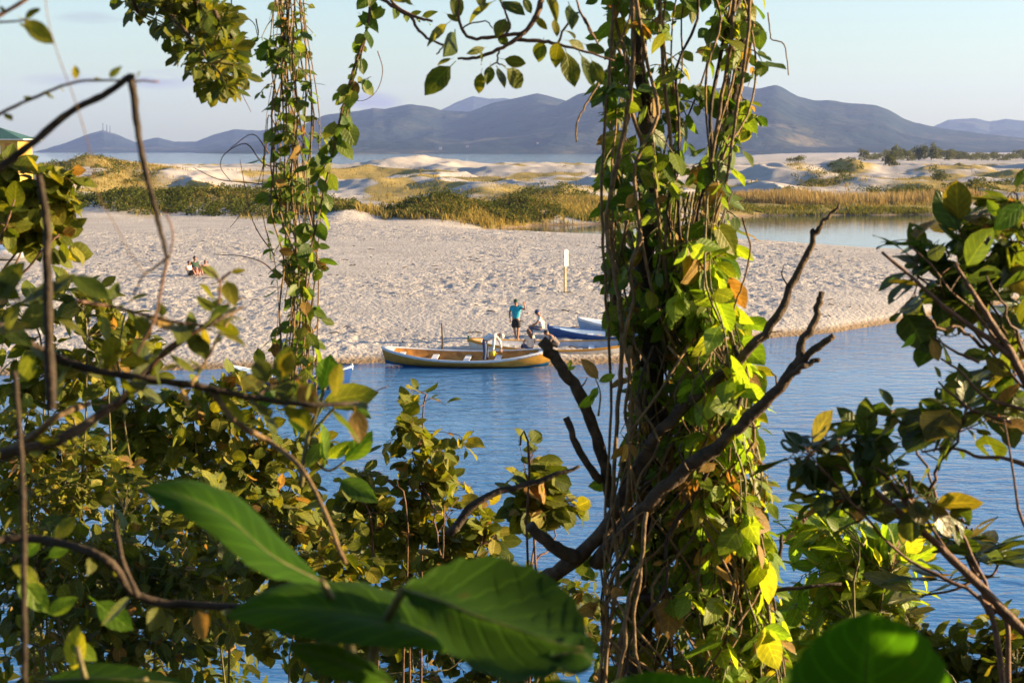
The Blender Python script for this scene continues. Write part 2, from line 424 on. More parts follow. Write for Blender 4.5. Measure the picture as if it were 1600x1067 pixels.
def sand_mat():
    m, N, L = new_mat('sand_and_grass')
    o = N.new('ShaderNodeOutputMaterial'); p = N.new('ShaderNodeBsdfPrincipled')
    geo = N.new('ShaderNodeNewGeometry'); sp = N.new('ShaderNodeSeparateXYZ'); L.new(geo.outputs['Position'], sp.inputs[0])
    at = N.new('ShaderNodeAttribute'); at.attribute_name = 'veg'
    def noise(sc, det=5, vec=None):
        n = N.new('ShaderNodeTexNoise'); n.inputs['Scale'].default_value = sc; n.inputs['Detail'].default_value = det
        L.new(vec or geo.outputs['Position'], n.inputs['Vector']); return n
    n1 = noise(.35); n2 = noise(5.0); n3 = noise(1.2)
    rs = ramp(N, [(.365, .33, .305), (.46, .42, .39)], [.3, .7]); L.new(n1.outputs['Fac'], rs.inputs[0])
    rg = ramp(N, [(.21, .155, .048), (.31, .235, .08), (.13, .125, .03)], [.2, .55, .85]); L.new(n3.outputs['Fac'], rg.inputs[0])
    mx = N.new('ShaderNodeMix'); mx.data_type = 'RGBA'; L.new(rs.outputs[0], mx.inputs[6]); L.new(rg.outputs[0], mx.inputs[7])
    mr = N.new('ShaderNodeMapRange'); mr.inputs[1].default_value = .2; mr.inputs[2].default_value = .6
    ad = N.new('ShaderNodeMath'); ad.operation = 'MULTIPLY_ADD'; L.new(n2.outputs['Fac'], ad.inputs[0]); ad.inputs[1].default_value = .5; 
    sb = N.new('ShaderNodeMath'); sb.operation = 'SUBTRACT'; L.new(at.outputs['Fac'], sb.inputs[0]); sb.inputs[1].default_value = .25
    L.new(sb.outputs[0], ad.inputs[2]); L.new(ad.outputs[0], mr.inputs[0]); L.new(mr.outputs[0], mx.inputs[0])
    # wet strip by the water
    wet = N.new('ShaderNodeMapRange'); wet.inputs[1].default_value = .10; wet.inputs[2].default_value = .26; wet.inputs[3].default_value = 1; wet.inputs[4].default_value = 0
    wa = N.new('ShaderNodeMath'); wa.operation = 'MULTIPLY_ADD'; L.new(n1.outputs['Fac'], wa.inputs[0]); wa.inputs[1].default_value = -.12; L.new(sp.outputs[2], wa.inputs[2])
    wb = N.new('ShaderNodeMath'); wb.operation = 'ADD'; L.new(wa.outputs[0], wb.inputs[0]); wb.inputs[1].default_value = .06
    L.new(wb.outputs[0], wet.inputs[0])
    m2 = N.new('ShaderNodeMix'); m2.data_type = 'RGBA'; L.new(wet.outputs[0], m2.inputs[0]); L.new(mx.outputs[2], m2.inputs[6]); m2.inputs[7].default_value = (.235, .165, .10, 1)
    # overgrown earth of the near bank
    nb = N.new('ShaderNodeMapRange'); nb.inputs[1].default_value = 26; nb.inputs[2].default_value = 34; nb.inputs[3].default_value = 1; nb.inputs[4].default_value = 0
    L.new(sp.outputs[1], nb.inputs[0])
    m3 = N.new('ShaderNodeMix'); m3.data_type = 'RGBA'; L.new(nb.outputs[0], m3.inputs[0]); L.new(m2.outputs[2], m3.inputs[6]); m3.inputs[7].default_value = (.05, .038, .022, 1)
    L.new(m3.outputs[2], p.inputs['Base Color'])
    p.inputs['Roughness'].default_value = .95; p.inputs['Specular IOR Level'].default_value = .15
    b = N.new('ShaderNodeBump'); b.inputs['Strength'].default_value = 1.0; b.inputs['Distance'].default_value = .12
    L.new(n2.outputs['Fac'], b.inputs['Height']); L.new(b.outputs[0], p.inputs['Normal'])
    L.new(p.outputs[0], o.inputs[0])
    return m
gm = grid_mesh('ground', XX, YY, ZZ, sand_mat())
at = gm.attributes.new('veg', 'FLOAT', 'POINT'); at.data.foreach_set('value', veg_mask(XX, YY).ravel().astype(np.float32))
tag(link('ground', gm), 'pale footprint-pitted sand spit, dunes behind and the overgrown near bank', kind='structure')
def H(x, y): return float(height(np.array([x]), np.array([y]), False)[0])

# ------------------------------------------------------------------ water
def water_mat(name, deep, bump, s1, s2, rough=.03, stretch=(.45, 1, 1), patch=True):
    m, N, L = new_mat(name)
    o = N.new('ShaderNodeOutputMaterial'); p = N.new('ShaderNodeBsdfPrincipled')
    geo = N.new('ShaderNodeNewGeometry'); mp = N.new('ShaderNodeMapping'); mp.inputs['Scale'].default_value = stretch; mp.inputs['Rotation'].default_value = (0, 0, R(8))
    L.new(geo.outputs['Position'], mp.inputs['Vector'])
    n1 = N.new('ShaderNodeTexNoise'); n1.inputs['Scale'].default_value = s1; n1.inputs['Detail'].default_value = 4; n1.inputs['Distortion'].default_value = .6
    n2 = N.new('ShaderNodeTexNoise'); n2.inputs['Scale'].default_value = s2; n2.inputs['Detail'].default_value = 3
    n3 = N.new('ShaderNodeTexNoise'); n3.inputs['Scale'].default_value = .09; n3.inputs['Detail'].default_value = 3
    for n in (n1, n2, n3): L.new(mp.outputs[0], n.inputs['Vector'])
    a = N.new('ShaderNodeMath'); a.operation = 'MULTIPLY_ADD'; L.new(n2.outputs['Fac'], a.inputs[0]); a.inputs[1].default_value = .35; L.new(n1.outputs['Fac'], a.inputs[2])
    b = N.new('ShaderNodeBump'); b.inputs['Distance'].default_value = bump; b.inputs['Strength'].default_value = 1.0
    L.new(a.outputs[0], b.inputs['Height'])
    if patch:
        r3 = N.new('ShaderNodeMapRange'); r3.inputs[1].default_value = .3; r3.inputs[2].default_value = .7; r3.inputs[3].default_value = .45; r3.inputs[4].default_value = 1.0
        L.new(n3.outputs['Fac'], r3.inputs[0]); L.new(r3.outputs[0], b.inputs['Strength'])
    L.new(b.outputs[0], p.inputs['Normal'])
    p.inputs['Base Color'].default_value = (*deep, 1); p.inputs['Roughness'].default_value = rough; p.inputs['IOR'].default_value = 1.333
    p.inputs['Specular IOR Level'].default_value = .5
    L.new(p.outputs[0], o.inputs[0])
    return m
def sheet(name, x0, x1, y0, y1, mat, label):
    me = mesh_np(name, [(x0, y0, 0), (x1, y0, 0), (x1, y1, 0), (x0, y1, 0)], [(0, 1, 2, 3)], mat, False)
    return tag(link(name, me), label, kind='structure')
sheet('river', -260, 260, 12, 118, water_mat('river_water', (.030, .135, .33), .115, 1.5, 5.0), 'rippled blue river between the near bank and the sand spit')
sheet('lagoon', -700, 700, 118, 420, water_mat('lagoon_water', (.03, .06, .09), .012, .8, 2.5, patch=False), 'calm pale lagoon behind the sand spit')
sheet('sea', -7800, 7800, 420, 14500, water_mat('sea_water', (.06, .13, .20), .5, .12, .5), 'pale blue sea below the mountains')

# ------------------------------------------------------------------ mountains
def mountain_mat():
    m, N, L = new_mat('haze_blue_forest')
    o = N.new('ShaderNodeOutputMaterial'); p = N.new('ShaderNodeBsdfPrincipled')
    geo = N.new('ShaderNodeNewGeometry')
    n = N.new('ShaderNodeTexNoise'); n.inputs['Scale'].default_value = .0028; n.inputs['Detail'].default_value = 8; n.inputs['Roughness'].default_value = .65
    L.new(geo.outputs['Position'], n.inputs['Vector'])
    r = ramp(N, [(.012, .022, .030), (.020, .032, .036), (.045, .05, .04), (.20, .16, .095)], [.3, .48, .6, .72])  # forest colours with the blue of distant haze mixed in
    L.new(n.outputs['Fac'], r.inputs[0]); L.new(r.outputs[0], p.inputs['Base Color']); p.inputs['Roughness'].default_value = 1.0; p.inputs['Specular IOR Level'].default_value = 0
    n2 = N.new('ShaderNodeTexNoise'); n2.inputs['Scale'].default_value = .02; n2.inputs['Detail'].default_value = 6; L.new(geo.outputs['Position'], n2.inputs['Vector'])
    b = N.new('ShaderNodeBump'); b.inputs['Distance'].default_value = 22; b.inputs['Strength'].default_value = .8; L.new(n2.outputs['Fac'], b.inputs['Height']); L.new(b.outputs[0], p.inputs['Normal'])
    L.new(p.outputs[0], o.inputs[0]); return m
MM = mountain_mat()
def ridge(name, prof, dc, df, seed, label, rough=.42):
    px = np.array([p[0] for p in prof], float); py = np.array([p[1] for p in prof], float)
    c = np.linspace(px[0], px[-1], 300)
    top = np.interp(c, px, py)
    k = np.array([1, 2, 3, 2, 1.]); k /= k.sum()
    top = np.convolve(np.pad(top, 2, mode='edge'), k, 'valid') + 1.6 * (fbm(c * .09, c * 0, 4, seed) - .5)
    hc = CAM_Z + (236 - top) / FPX * dc
    s = np.concatenate([np.linspace(0, 1, 46), np.linspace(1.04, 1.6, 10)])
    S, C = np.meshgrid(s, c, indexing='ij')
    HC = np.broadcast_to(hc, S.shape)
    D = df + (dc - df) * S
    Xm = (C - 800) / FPX * D; Ym = D
    sh = np.where(S <= 1, S ** 1.25, np.maximum(0, 1 - (S - 1) * 1.7))
    gully = fbm(Xm / 520 + 1.5 * fbm(Xm / 900, Ym / 900, 3, seed + 9), Ym / 1500, 5, seed + 3) - .5
    env = np.clip(S * (1.0 - S) * 4, 0, 1) * (S <= 1)
    Z = HC * (sh + rough * 2 * gully * env) - 3
    Z = np.where(S <= 1, np.minimum(Z, HC * (D / dc) * .97 + (S > .97) * HC), Z)
    return tag(link(name, grid_mesh(name, Xm, Ym, Z, MM)), label, kind='structure')
ridge('far_mountain', [(640, 232), (690, 172), (715, 160), (740, 151), (765, 155), (790, 154), (830, 165), (900, 160), (980, 150)], 12500, 9800, 3, 'paler far peak behind the main range')
ridge('far_hills', [(1380, 236), (1440, 205), (1455, 197), (1475, 188), (1515, 185), (1540, 190), (1565, 186), (1600, 190), (1700, 184), (1850, 200)], 12000, 9000, 5, 'pale distant hills at the far right')
ridge('headland', [(40, 240), (70, 234), (110, 222), (140, 210), (165, 203), (190, 211), (217, 222), (250, 214), (275, 221), (310, 221), (340, 209), (370, 202), (410, 204), (460, 196), (500, 200), (560, 236)], 9500, 7200, 7, 'blue headland with a pointed hill across the sea')
ridge('mountain_range', [(300, 239), (360, 229), (430, 214), (480, 193), (510, 180), (557, 174), (585, 169), (602, 171), (640, 163), (668, 166), (695, 173), (735, 175), (770, 161), (800, 155), (838, 146), (862, 152), (890, 160), (940, 168), (1010, 190), (1090, 226)], 7800, 4600, 9, 'blue forested mountain range behind the bay')
ridge('broad_mountain', [(780, 236), (830, 200), (870, 165), (905, 146), (960, 140), (1040, 138), (1110, 140), (1150, 134), (1180, 140), (1210, 133), (1240, 150), (1270, 158), (1292, 157), (1325, 162), (1360, 164), (1385, 172), (1410, 187), (1440, 195), (1455, 198), (1500, 205), (1600, 216), (1720, 228), (1900, 236)], 7200, 4300, 11, 'broad blue mountain falling to the right')

# ------------------------------------------------------------------ distant stuff: dune grass, shrubs, reeds
rs = np.random.RandomState(5)
def scatter(n, spots):
    """spots: (px, d, rx px, rd m, weight); returns xy"""
    w_ = np.array([s[4] for s in spots], float); w_ /= w_.sum()
    k = rs.choice(len(spots), n, p=w_)
    sp = np.array([s[:4] for s in spots], float)[k]
    r = np.sqrt(rs.rand(n)); a = rs.rand(n) * 2 * np.pi
    px = sp[:, 0] + sp[:, 2] * r * np.cos(a); d = sp[:, 1] + sp[:, 3] * r * np.sin(a)
    return (px - 800) / FPX * d, d
def blades(name, x, y, hmin, hmax, wid, nb, mat, label, lean=.35, kind='stuff', spread=.35, zoff=0.0):
    n = len(x); z = height(x, y, False) + zoff
    ok = z > .02; x, y, z = x[ok], y[ok], z[ok]; n = len(x)
    X = np.repeat(x, nb) + (rs.rand(n * nb) - .5) * spread * 2; Y = np.repeat(y, nb) + (rs.rand(n * nb) - .5) * spread * 2; Z = np.repeat(z, nb) - .03
    h = hmin + (hmax - hmin) * rs.rand(n * nb); a = rs.rand(n * nb) * 2 * np.pi
    lx = (rs.rand(n * nb) - .5) * 2 * lean * h - .08 * h; ly = (rs.rand(n * nb) - .5) * 2 * lean * h
    w2 = wid * (.6 + .8 * rs.rand(n * nb)); dx = np.cos(a) * w2; dy = np.sin(a) * w2
    v = np.stack([np.stack([X - dx, Y - dy, Z], -1), np.stack([X + dx, Y + dy, Z], -1), np.stack([X + lx * .4 + dx * .7, Y + ly * .4 + dy * .7, Z + h * .6], -1), np.stack([X + lx, Y + ly, Z + h], -1)], 1).reshape(-1, 3)
    f = np.arange(n * nb * 4).reshape(-1, 4)
    me = mesh_np(name, v, f, mat, False)
    at = me.attributes.new('rnd', 'FLOAT', 'POINT'); at.data.foreach_set('value', np.repeat(rs.rand(n * nb), 4).astype(np.float32))
    o = link(name, me); tag(o, label, kind=kind); return o
def veg_mat(name, cols, tr=(1.5, 1.4, .9), tmix=.3):
    m, N, L = new_mat(name)
    o = N.new('ShaderNodeOutputMaterial'); p = N.new('ShaderNodeBsdfDiffuse'); t = N.new('ShaderNodeBsdfTranslucent'); mx = N.new('ShaderNodeMixShader'); mx.inputs[0].default_value = tmix
    at = N.new('ShaderNodeAttribute'); at.attribute_name = 'rnd'; r = ramp(N, cols); L.new(at.outputs['Fac'], r.inputs[0])
    L.new(r.outputs[0], p.inputs['Color']); g = N.new('ShaderNodeMix'); g.data_type = 'RGBA'; g.blend_type = 'MULTIPLY'; g.inputs[0].default_value = 1
    L.new(r.outputs[0], g.inputs[6]); g.inputs[7].default_value = (*tr, 1); L.new(g.outputs[2], t.inputs['Color'])
    L.new(p.outputs[0], mx.inputs[1]); L.new(t.outputs[0], mx.inputs[2]); L.new(mx.outputs[0], o.inputs[0]); return m
M['grassdry'] = veg_mat('dry_grass', [(.20, .145, .045), (.29, .215, .068), (.23, .175, .05), (.13, .13, .033)])
M['reed'] = veg_mat('pale_reeds', [(.24, .17, .08), (.31, .23, .11), (.20, .15, .07)])
M['marsh'] = veg_mat('marsh_grass', [(.10, .105, .025), (.15, .14, .03), (.075, .085, .02)])
M['shrubd'] = veg_mat('dune_shrub', [(.035, .052, .014), (.055, .072, .017), (.085, .09, .02), (.045, .055, .014), (.12, .105, .025)], tmix=.25)
M['treefar'] = veg_mat('haze_pale_leaves', [(.06, .07, .03), (.09, .10, .045), (.13, .125, .055)], tmix=.3)  # leaf colours lightened to stand in for haze over distance

def clumps(name, x, y, hgt, leaf, nl, mat, label, parent=None, zbase=None, rx=None, origin=None):
    """leafy clumps: nl small faces spread through a low dome of height hgt at each x, y"""
    n = len(x); z = height(x, y, False) if zbase is None else zbase
    if zbase is None:
        ok = z > .12; x, y, z = x[ok], y[ok], z[ok]; hgt = hgt[ok] if isinstance(hgt, np.ndarray) else hgt; n = len(x)
    hg = hgt if isinstance(hgt, np.ndarray) else np.full(n, hgt)
    rxx = (rx if isinstance(rx, np.ndarray) else np.full(n, rx)) if rx is not None else hg * .9
    m = n * nl
    dv = rs.randn(m, 3); dv /= np.linalg.norm(dv, axis=1)[:, None]; dv[:, 2] = np.abs(dv[:, 2])
    rr = .45 + .6 * rs.rand(m) ** .6
    c = np.stack([np.repeat(x, nl) + dv[:, 0] * rr * np.repeat(rxx, nl), np.repeat(y, nl) + dv[:, 1] * rr * np.repeat(rxx, nl), np.repeat(z, nl) + dv[:, 2] * rr * np.repeat(hg, nl)], -1)
    a = rs.randn(m, 3) + dv * .4; a /= np.linalg.norm(a, axis=1)[:, None]
    b = np.cross(a, rs.randn(m, 3)); b /= np.linalg.norm(b, axis=1)[:, None]
    s = leaf * (.5 + rs.rand(m))[:, None]
    v = np.stack([c - a * s, c + b * s * .45, c + a * s, c - b * s * .45], 1).reshape(-1, 3)
    if origin is not None: v = v - np.array(origin)
    me = mesh_np(name, v, np.arange(m * 4).reshape(-1, 4), mat, False)
    at = me.attributes.new('rnd', 'FLOAT', 'POINT'); at.data.foreach_set('value', np.repeat(np.clip(np.repeat(rs.rand(n), nl) * .5 + rs.rand(m) * .5, 0, .999), 4).astype(np.float32))
    o = link(name, me, parent)
    if parent is None: tag(o, label, kind='stuff')
    return o
# dune grass by mask
gx, gy = scatter(26000, [(800, 320, 850, 130, 1), (780, 215, 220, 32, .8), (350, 215, 260, 34, .4), (1380, 255, 300, 22, .3), (1290, 340, 90, 40, .15), (160, 322, 140, 40, .3)])
keep = rs.rand(len(gx)) < veg_mask(gx, gy) * .9
blades('dune_grass', gx[keep], gy[keep], .25, .75, .05, 4, M['grassdry'], 'golden dry grass tufts over the dunes', spread=.6)
x, y = scatter(900, [(680, 187, 110, 5, .8), (800, 190, 110, 6, 1), (900, 204, 90, 10, .9), (545, 190, 45, 5, .5), (760, 215, 160, 14, .8)])
blades('tall_dune_grass', x, y, .4, 1.1, .05, 7, M['grassdry'], 'tall golden grass along the foot of the dunes by the lagoon', spread=.5)
x, y = scatter(2300, [(1330, 246, 190, 11, 1), (1200, 244, 60, 7, .3), (1480, 247, 60, 7, .3)])
q_ = rs.rand(len(x)) < 1.6 * smooth(.35, .65, fbm(x * .13, y * .2, 3, 71)); x, y = x[q_], y[q_]
blades('reeds', x, y, .6, 1.8, .045, 6, M['reed'], 'pale dry reeds lining the far lagoon bank', lean=.12, spread=.5)
x, y = scatter(4200, [(1330, 226, 200, 6, 1.3), (1560, 227, 60, 6, .35), (960, 203, 110, 6, .5), (1120, 232, 60, 4, .2)])
q_ = rs.rand(len(x)) < .25 + 1.2 * smooth(.4, .6, fbm(x * .1, y * .25, 3, 72)); x, y = x[q_], y[q_]
blades('marsh_grass', x, y, .2, .55, .07, 6, M['marsh'], 'low green marsh grass at the lagoon edge', spread=.6)
def belt(name, n, spots, h0, h1, leaf, nl, label):
    x, y = scatter(n, spots); hh = h0 + (h1 - h0) * rs.rand(len(x)) ** 1.5
    return clumps(name, x, y, hh, leaf, nl, M['shrubd'], label)
belt('green_scrub', 1150, [(345, 208, 215, 20, 1), (210, 203, 90, 16, .3), (520, 192, 45, 8, .2), (160, 315, 90, 25, .18), (60, 240, 90, 25, .3)], .5, 1.3, .16, 42, 'dense dark green scrub behind the beach on the left')
belt('dune_scrub', 560, [(668, 192, 72, 9, 1), (795, 198, 52, 8, .8), (848, 202, 30, 6, .25), (860, 245, 70, 10, .25)], .6, 1.5, .14, 42, 'olive scrub patches on the dune foot by the lagoon')
belt('low_scrub', 420, [(1490, 272, 90, 14, 1), (1400, 288, 60, 9, .4), (1250, 262, 40, 5, .18), (1290, 330, 50, 22, .4), (1320, 425, 28, 12, .25), (1560, 300, 90, 20, .5)], .5, 1.3, .17, 38, 'patchy green scrub among the right hand dunes')

def far_tree(px, py_base, d, hgt, wid, label, group, cat='tree', name='dune_tree', stems=2):
    x = (px - 800) / FPX * d; z = H(x, d)
    r = empty(name, (x, d, z)); tag(r, label, cat, group)
    n = 9
    a = rs.rand(n) * 6.28; rad = np.sqrt(rs.rand(n)) * wid * .36
    cx = x + rad * np.cos(a); cy = d + rad * np.sin(a); cz = z + hgt * (.02 + .55 * rs.rand(n))
    clumps('crown', cx, cy, hgt * (.25 + .18 * rs.rand(n)), hgt * .05, 110, M['treefar'], None, r, cz, np.full(n, wid * .24), (x, d, z))
    for i in range(stems):
        m_ = MB(); ox = (i - .5) * wid * .2
        m_.tube([(ox * .3, 0, -.3), (ox, .1, hgt * .3), (ox * 1.5, 0, hgt * .62)], [hgt * .035, hgt * .025, hgt * .012], 5)
        m_.build('trunk', M['barkd'], r)
    return r
far_tree(1242, 250, 362, 2.4, 4.6, 'dense rounded shrub on top of the highest right dune', None, 'shrub', 'dune_shrub')
far_tree(1388, 262, 470, 4.6, 4.8, 'lone round tree standing apart in front of the hazy treeline', None)
far_tree(1467, 292, 330, 3.6, 4.4, 'bushy olive shrub on the slope of the right dune', None, 'shrub', 'dune_shrub')
for i in range(34):
    px = 1350 + i * 8.4 + rnd.uniform(-4, 4); d = rnd.uniform(820, 1150)
    k = 1.0 + .45 * math.exp(-((px - 1430) / 60) ** 2)
    far_tree(px, 250, d, rnd.uniform(4.2, 7.2) * k, rnd.uniform(7, 11), 'hazy casuarina-like tree in the row beyond the right dunes', 'trees in the row beyond the right dunes', stems=1)

# ------------------------------------------------------------------ house, masts, small far things
def house():
    d = 240; c = P(-30, 228, d); x0 = c.x; z = H(x0, d) ; zt = P(0, 219, d).z
    r = empty('beach_house', (x0, d, z)); tag(r, 'yellow walled beach house with green hipped roof at left edge', 'house')
    hh = zt - z; wy = plain('yellow_wall', (.50, .33, .06), .8, .12, 1.5); wo_ = plain('orange_wall', (.42, .16, .04), .8, .12, 1.5)
    half = (44 + 30) / FPX * d
    m = MB(); m.box((0, 0, hh / 2 - .3), (half * 2, 7, hh + .6)); m.build('wall', wy, r, False)
    m = MB(); m.box((half - 1.3, -3.52, hh - 1.7), (.9, .08, 2.4)); m.build('door', wo_, r, False)
    for xx in (-half + 1.6, -half + 4.2, half - 3.0):
        m = MB(); m.box((xx, -3.53, hh - 1.4), (1.2, .1, 1.3)); f = m.build('window', plain('white_frame', (.75, .73, .7), .5), r, False)
        m = MB(); m.box((xx, -3.585, hh - 1.4), (1.0, .02, 1.1)); m.build('pane', plain('dark_glass', (.03, .04, .05), .1, .1, 1), f, False)
    e = half + 1.05; rz_ = P(0, 200, d).z - z; ri = half * .45
    vs = [(-e, -4.6, hh), (e, -4.6, hh), (e, 4.6, hh), (-e, 4.6, hh), (-ri, 0, rz_), (ri + .3, 0, rz_)]
    rf = link('roof', mesh_np('roof', vs, [(0, 1, 5, 4), (1, 2, 5), (2, 3, 4, 5), (3, 0, 4), (3, 2, 1, 0)], plain('green_roof', (.035, .10, .085), .6, .25, 3, .3), False), r)
    m = MB(); m.box((0, -4.63, hh + .03), (2 * e, .06, .16)); m.box((e + .03, 0, hh + .03), (.06, 9.2, .16)); m.build('eave_board', plain('eave_white', (.62, .62, .6), .5), r, False)
house()
for i, (px, h_, lab) in enumerate(((161, 34, 'tallest thin radio mast on the pointed blue hill'), (167, 26, 'second thin radio mast right of the tallest on the blue hill'), (172, 22, 'shortest radio mast rightmost on the pointed blue hill'))):
    b = P(px, 204.5, 9480); m = MB()
    r = empty('radio_mast', b); tag(r, lab, 'mast', 'radio masts on the hill')
    m.tube([(0, 0, -12), (0, 0, h_ * 1.3)], [2.6, 1.3], 5); m.build('pole', M['barkd'], r)
    m = MB(); m.box((0, 0, h_), (8, 2, 1.6)); m.build('crossbar', M['barkd'], r, False)
for i, (px, py, d, s) in enumerate(((1238, 200, 5350, 16), (1215, 203, 5300, 11), (688, 232, 4700, 14), (730, 229, 4750, 12), (1250, 203, 5300, 9), (840, 224, 4900, 11))):
    s *= .42; b = P(px, py, d); r = empty('far_house', b)
    tag(r, ('tiny white building on the broad mountain right of the vines', 'small pale house left of the white building on the mountain', 'pale house at the foot of the range, leftmost by the sea', 'pale house at the range foot right of the leftmost one', 'smallest pale house just right of the white mountain building', 'small pale house on the range near the hanging vines')[i], 'house', 'far houses below the mountains')
    m = MB(); m.box((0, 0, -s * .2), (s * 1.3, s, s)); m.build('wall', plain('far_white', (.45, .43, .42), .8), r, False)
    m = MB(); m.add([(-s * .75, -s * .6, s * .3), (s * .75, -s * .6, s * .3), (s * .75, s * .6, s * .3), (-s * .75, s * .6, s * .3), (-s * .7, 0, s * .62), (s * .7, 0, s * .62)], [(0, 1, 5, 4), (2, 3, 4, 5), (1, 2, 5), (3, 0, 4)]); m.build('roof', plain('far_roof', (.3, .15, .1), .8), r, False)

# ------------------------------------------------------------------ boats
def boat(name, label, group, loc, rz, Lh, beam, depth, paint, strake, bottom, inner, thwarts, heel=0.0, rise=.42, rail=None, pitch=0.0, letters=None, post=True, stern_post=None, deck=False):
    r = empty(name, loc, rz); r.rotation_euler = (heel, pitch, rz)
    tag(r, label, 'boat', group)
    ns, nc = 26, 9
    def station(t):
        u = 2 * t - 1
        b = beam / 2 * max(0.0, (1 - abs(u) ** 2.5)) ** .78 + .012
        sheer = depth + rise * abs(u) ** 2.3 * (1.0 if u > 0 else .92)
        keel = .02 + depth * .42 * max(0, abs(u) - .62) ** 1.6 * 2.4
        x = u * Lh / 2
        return x, b, sheer, keel, u
    def sect(t, c, off=0.0):
        """c 0 gunwale .. 1 keel; off moves outwards"""
        x, b, s, k, u = station(t)
        z = s + (k - s) * c
        wdt = b * (1 - c ** 2.6) ** .6 * (1 - .12 * c) if c < 1 else 0.0
        rake = (1 - c) * .16 * u * abs(u) ** 3
        return x + rake, max(wdt + off, .004), z - (off * .4 if c > .6 else 0)
    def skin(c0, c1, off, name_, mat, n_=nc, t0=0.0, t1=1.0, flip=False):
        v = []; f = []
        for side in (-1, 1):
            b0 = len(v)
            for i in range(ns + 1):
                t = t0 + (t1 - t0) * i / ns
                for j in range(n_ + 1):
                    x, wd, z = sect(t, c0 + (c1 - c0) * j / n_, off); v.append((x, side * wd, z))
            for i in range(ns):
                for j in range(n_):
                    q = (b0 + i * (n_ + 1) + j, b0 + i * (n_ + 1) + j + 1, b0 + (i + 1) * (n_ + 1) + j + 1, b0 + (i + 1) * (n_ + 1) + j)
                    f.append(q if (side > 0) != flip else q[::-1])
        return link(name_, mesh_np(name_, v, f, mat), r)
    skin(0, 1, 0, 'hull', paint)
    skin(0.0, .115 if strake else .1, .012, 'sheer_strake', strake or paint, 2)
    if bottom: skin(.76, .985, .008, 'bottom_paint', bottom, 3)
    skin(.0, .94, -.045, 'inner_hull', inner, nc, .015, .985, True)
    m = MB()
    for side in (-1, 1):
        pts = []
        for i in range(ns + 1):
            x, wd, z = sect(i / ns, 0, 0.0); pts.append((x, side * (wd - .01), z + .012))
        m.tube(pts, .034, 6)
    m.build('gunwale', rail or strake or paint, r)
    for t in thwarts:
        x, b, s, k, u = station(t)
        wd = sect(t, .30, -.04)[1]
        m = MB(); m.box((x, 0, s - .15), (.24, 2 * wd, .035)); th = m.build('thwart', M['white'], r, False)
        m = MB(); m.box((x, 0, (s - .17 + k) / 2), (.05, .05, max(.1, s - .17 - k - .04))); m.build('post', M['white'], th, False)
    if post:
        x, b, s, k, u = station(1); m = MB(); m.box((x + .13, 0, s + .0), (.07, .07, .22)); m.build('bow_post', rail or M['white'], r, False)
    if stern_post is not None:
        x, b, s, k, u = station(0); m = MB(); m.box((x - .12, 0, s + .02), (.08, .08, .26)); m.build('stern_post', stern_post, r, False)
    # small end decks
    for (ta, tb) in ((.0, .07), (.93, 1.0)) if not deck else ((.0, .07), (.55, 1.0)):
        v = []; f = []
        for i in range(7):
            t = ta + (tb - ta) * i / 6; x, wd, z = sect(t, .04, -.012)
            v += [(x, -wd, z), (x, 0, z + .03 + .25 * wd * (1 if deck else .1)), (x, wd, z)]
        for i in range(6):
            for j in range(2): f.append((i * 3 + j, (i + 1) * 3 + j, (i + 1) * 3 + j + 1, i * 3 + j + 1))
        link('end_deck', mesh_np('end_deck', v, f, strake or M['white']), r)
    if letters:
        cu = bpy.data.curves.new('lettering', 'FONT'); cu.body = letters; cu.size = .14; cu.extrude = .003; cu.align_x = 'CENTER'
        to = bpy.data.objects.new('lettering_tmp', cu); COL.objects.link(to)
        bpy.context.view_layer.update()
        me = bpy.data.meshes.new_from_object(to.evaluated_get(bpy.context.evaluated_depsgraph_get()))
        bpy.data.objects.remove(to)
        # wrap each vertex on the bow strake facing the camera
        for v in me.vertices:
            t = .885 + v.co.x / Lh
            x, wd, z0 = sect(t, .0, .016); x, wd2, z1 = sect(t, .22, .016)
            k = min(1, max(0, .06 + .8 * v.co.y / .14)) 
            x_, w_, z_ = sect(t, .125 * (1 - k * .95), .016 + .002)
            v.co = (x_, -w_ - v.co.z, z_)
        me.materials.clear(); me.materials.append(M['navy'])
        link('lettering', me, r)
    return r
M['white'] = plain('white_paint', (.74, .74, .76), .45, .1, 5)
M['ochre'] = plain('ochre_paint', (.50, .25, .03), .42, .16, 4)
M['ochrel'] = plain('yellow_ochre_paint', (.55, .27, .03), .42, .12, 4)
M['teal'] = plain('teal_paint', (.012, .13, .24), .45, .15, 4)
M['navy'] = plain('navy_paint', (.02, .03, .10), .5, .1, 8)
M['blue'] = plain('blue_paint', (.018, .07, .26), .4, .15, 4)
M['woodin'] = plain('orange_brown_boards', (.48, .21, .04), .6, .25, 5, .2)
M['palewood'] = plain('weathered_boards', (.38, .28, .19), .7, .25, 6, .3)
M['green'] = plain('green_paint', (.07, .19, .09), .5, .15, 5)
M['skyblue'] = plain('pale_blue_paint', (.30, .42, .62), .5, .1, 5)
pa, pb = G(597, 573, 0), G(862, 577, 0)
mid = (pa + pb) / 2
ochre = boat('ochre_boat', 'ochre and white rowing canoe with blue keel paint lying nearest the water', 'boats along the sand spit', Vector((mid.x, mid.y + .55, -.04)), math.atan2(pb.y - pa.y, pb.x - pa.x), (pb - pa).length * .965, 1.5, .44, M['ochre'], M['white'], M['teal'], M['woodin'], (.30, .50, .69, .10, .9), heel=R(-1), rise=.36, rail=M['white'], letters='AUTTE-PES 2')
ochre.rotation_euler[0] = R(9)
b2c = G(872, 562, .1)
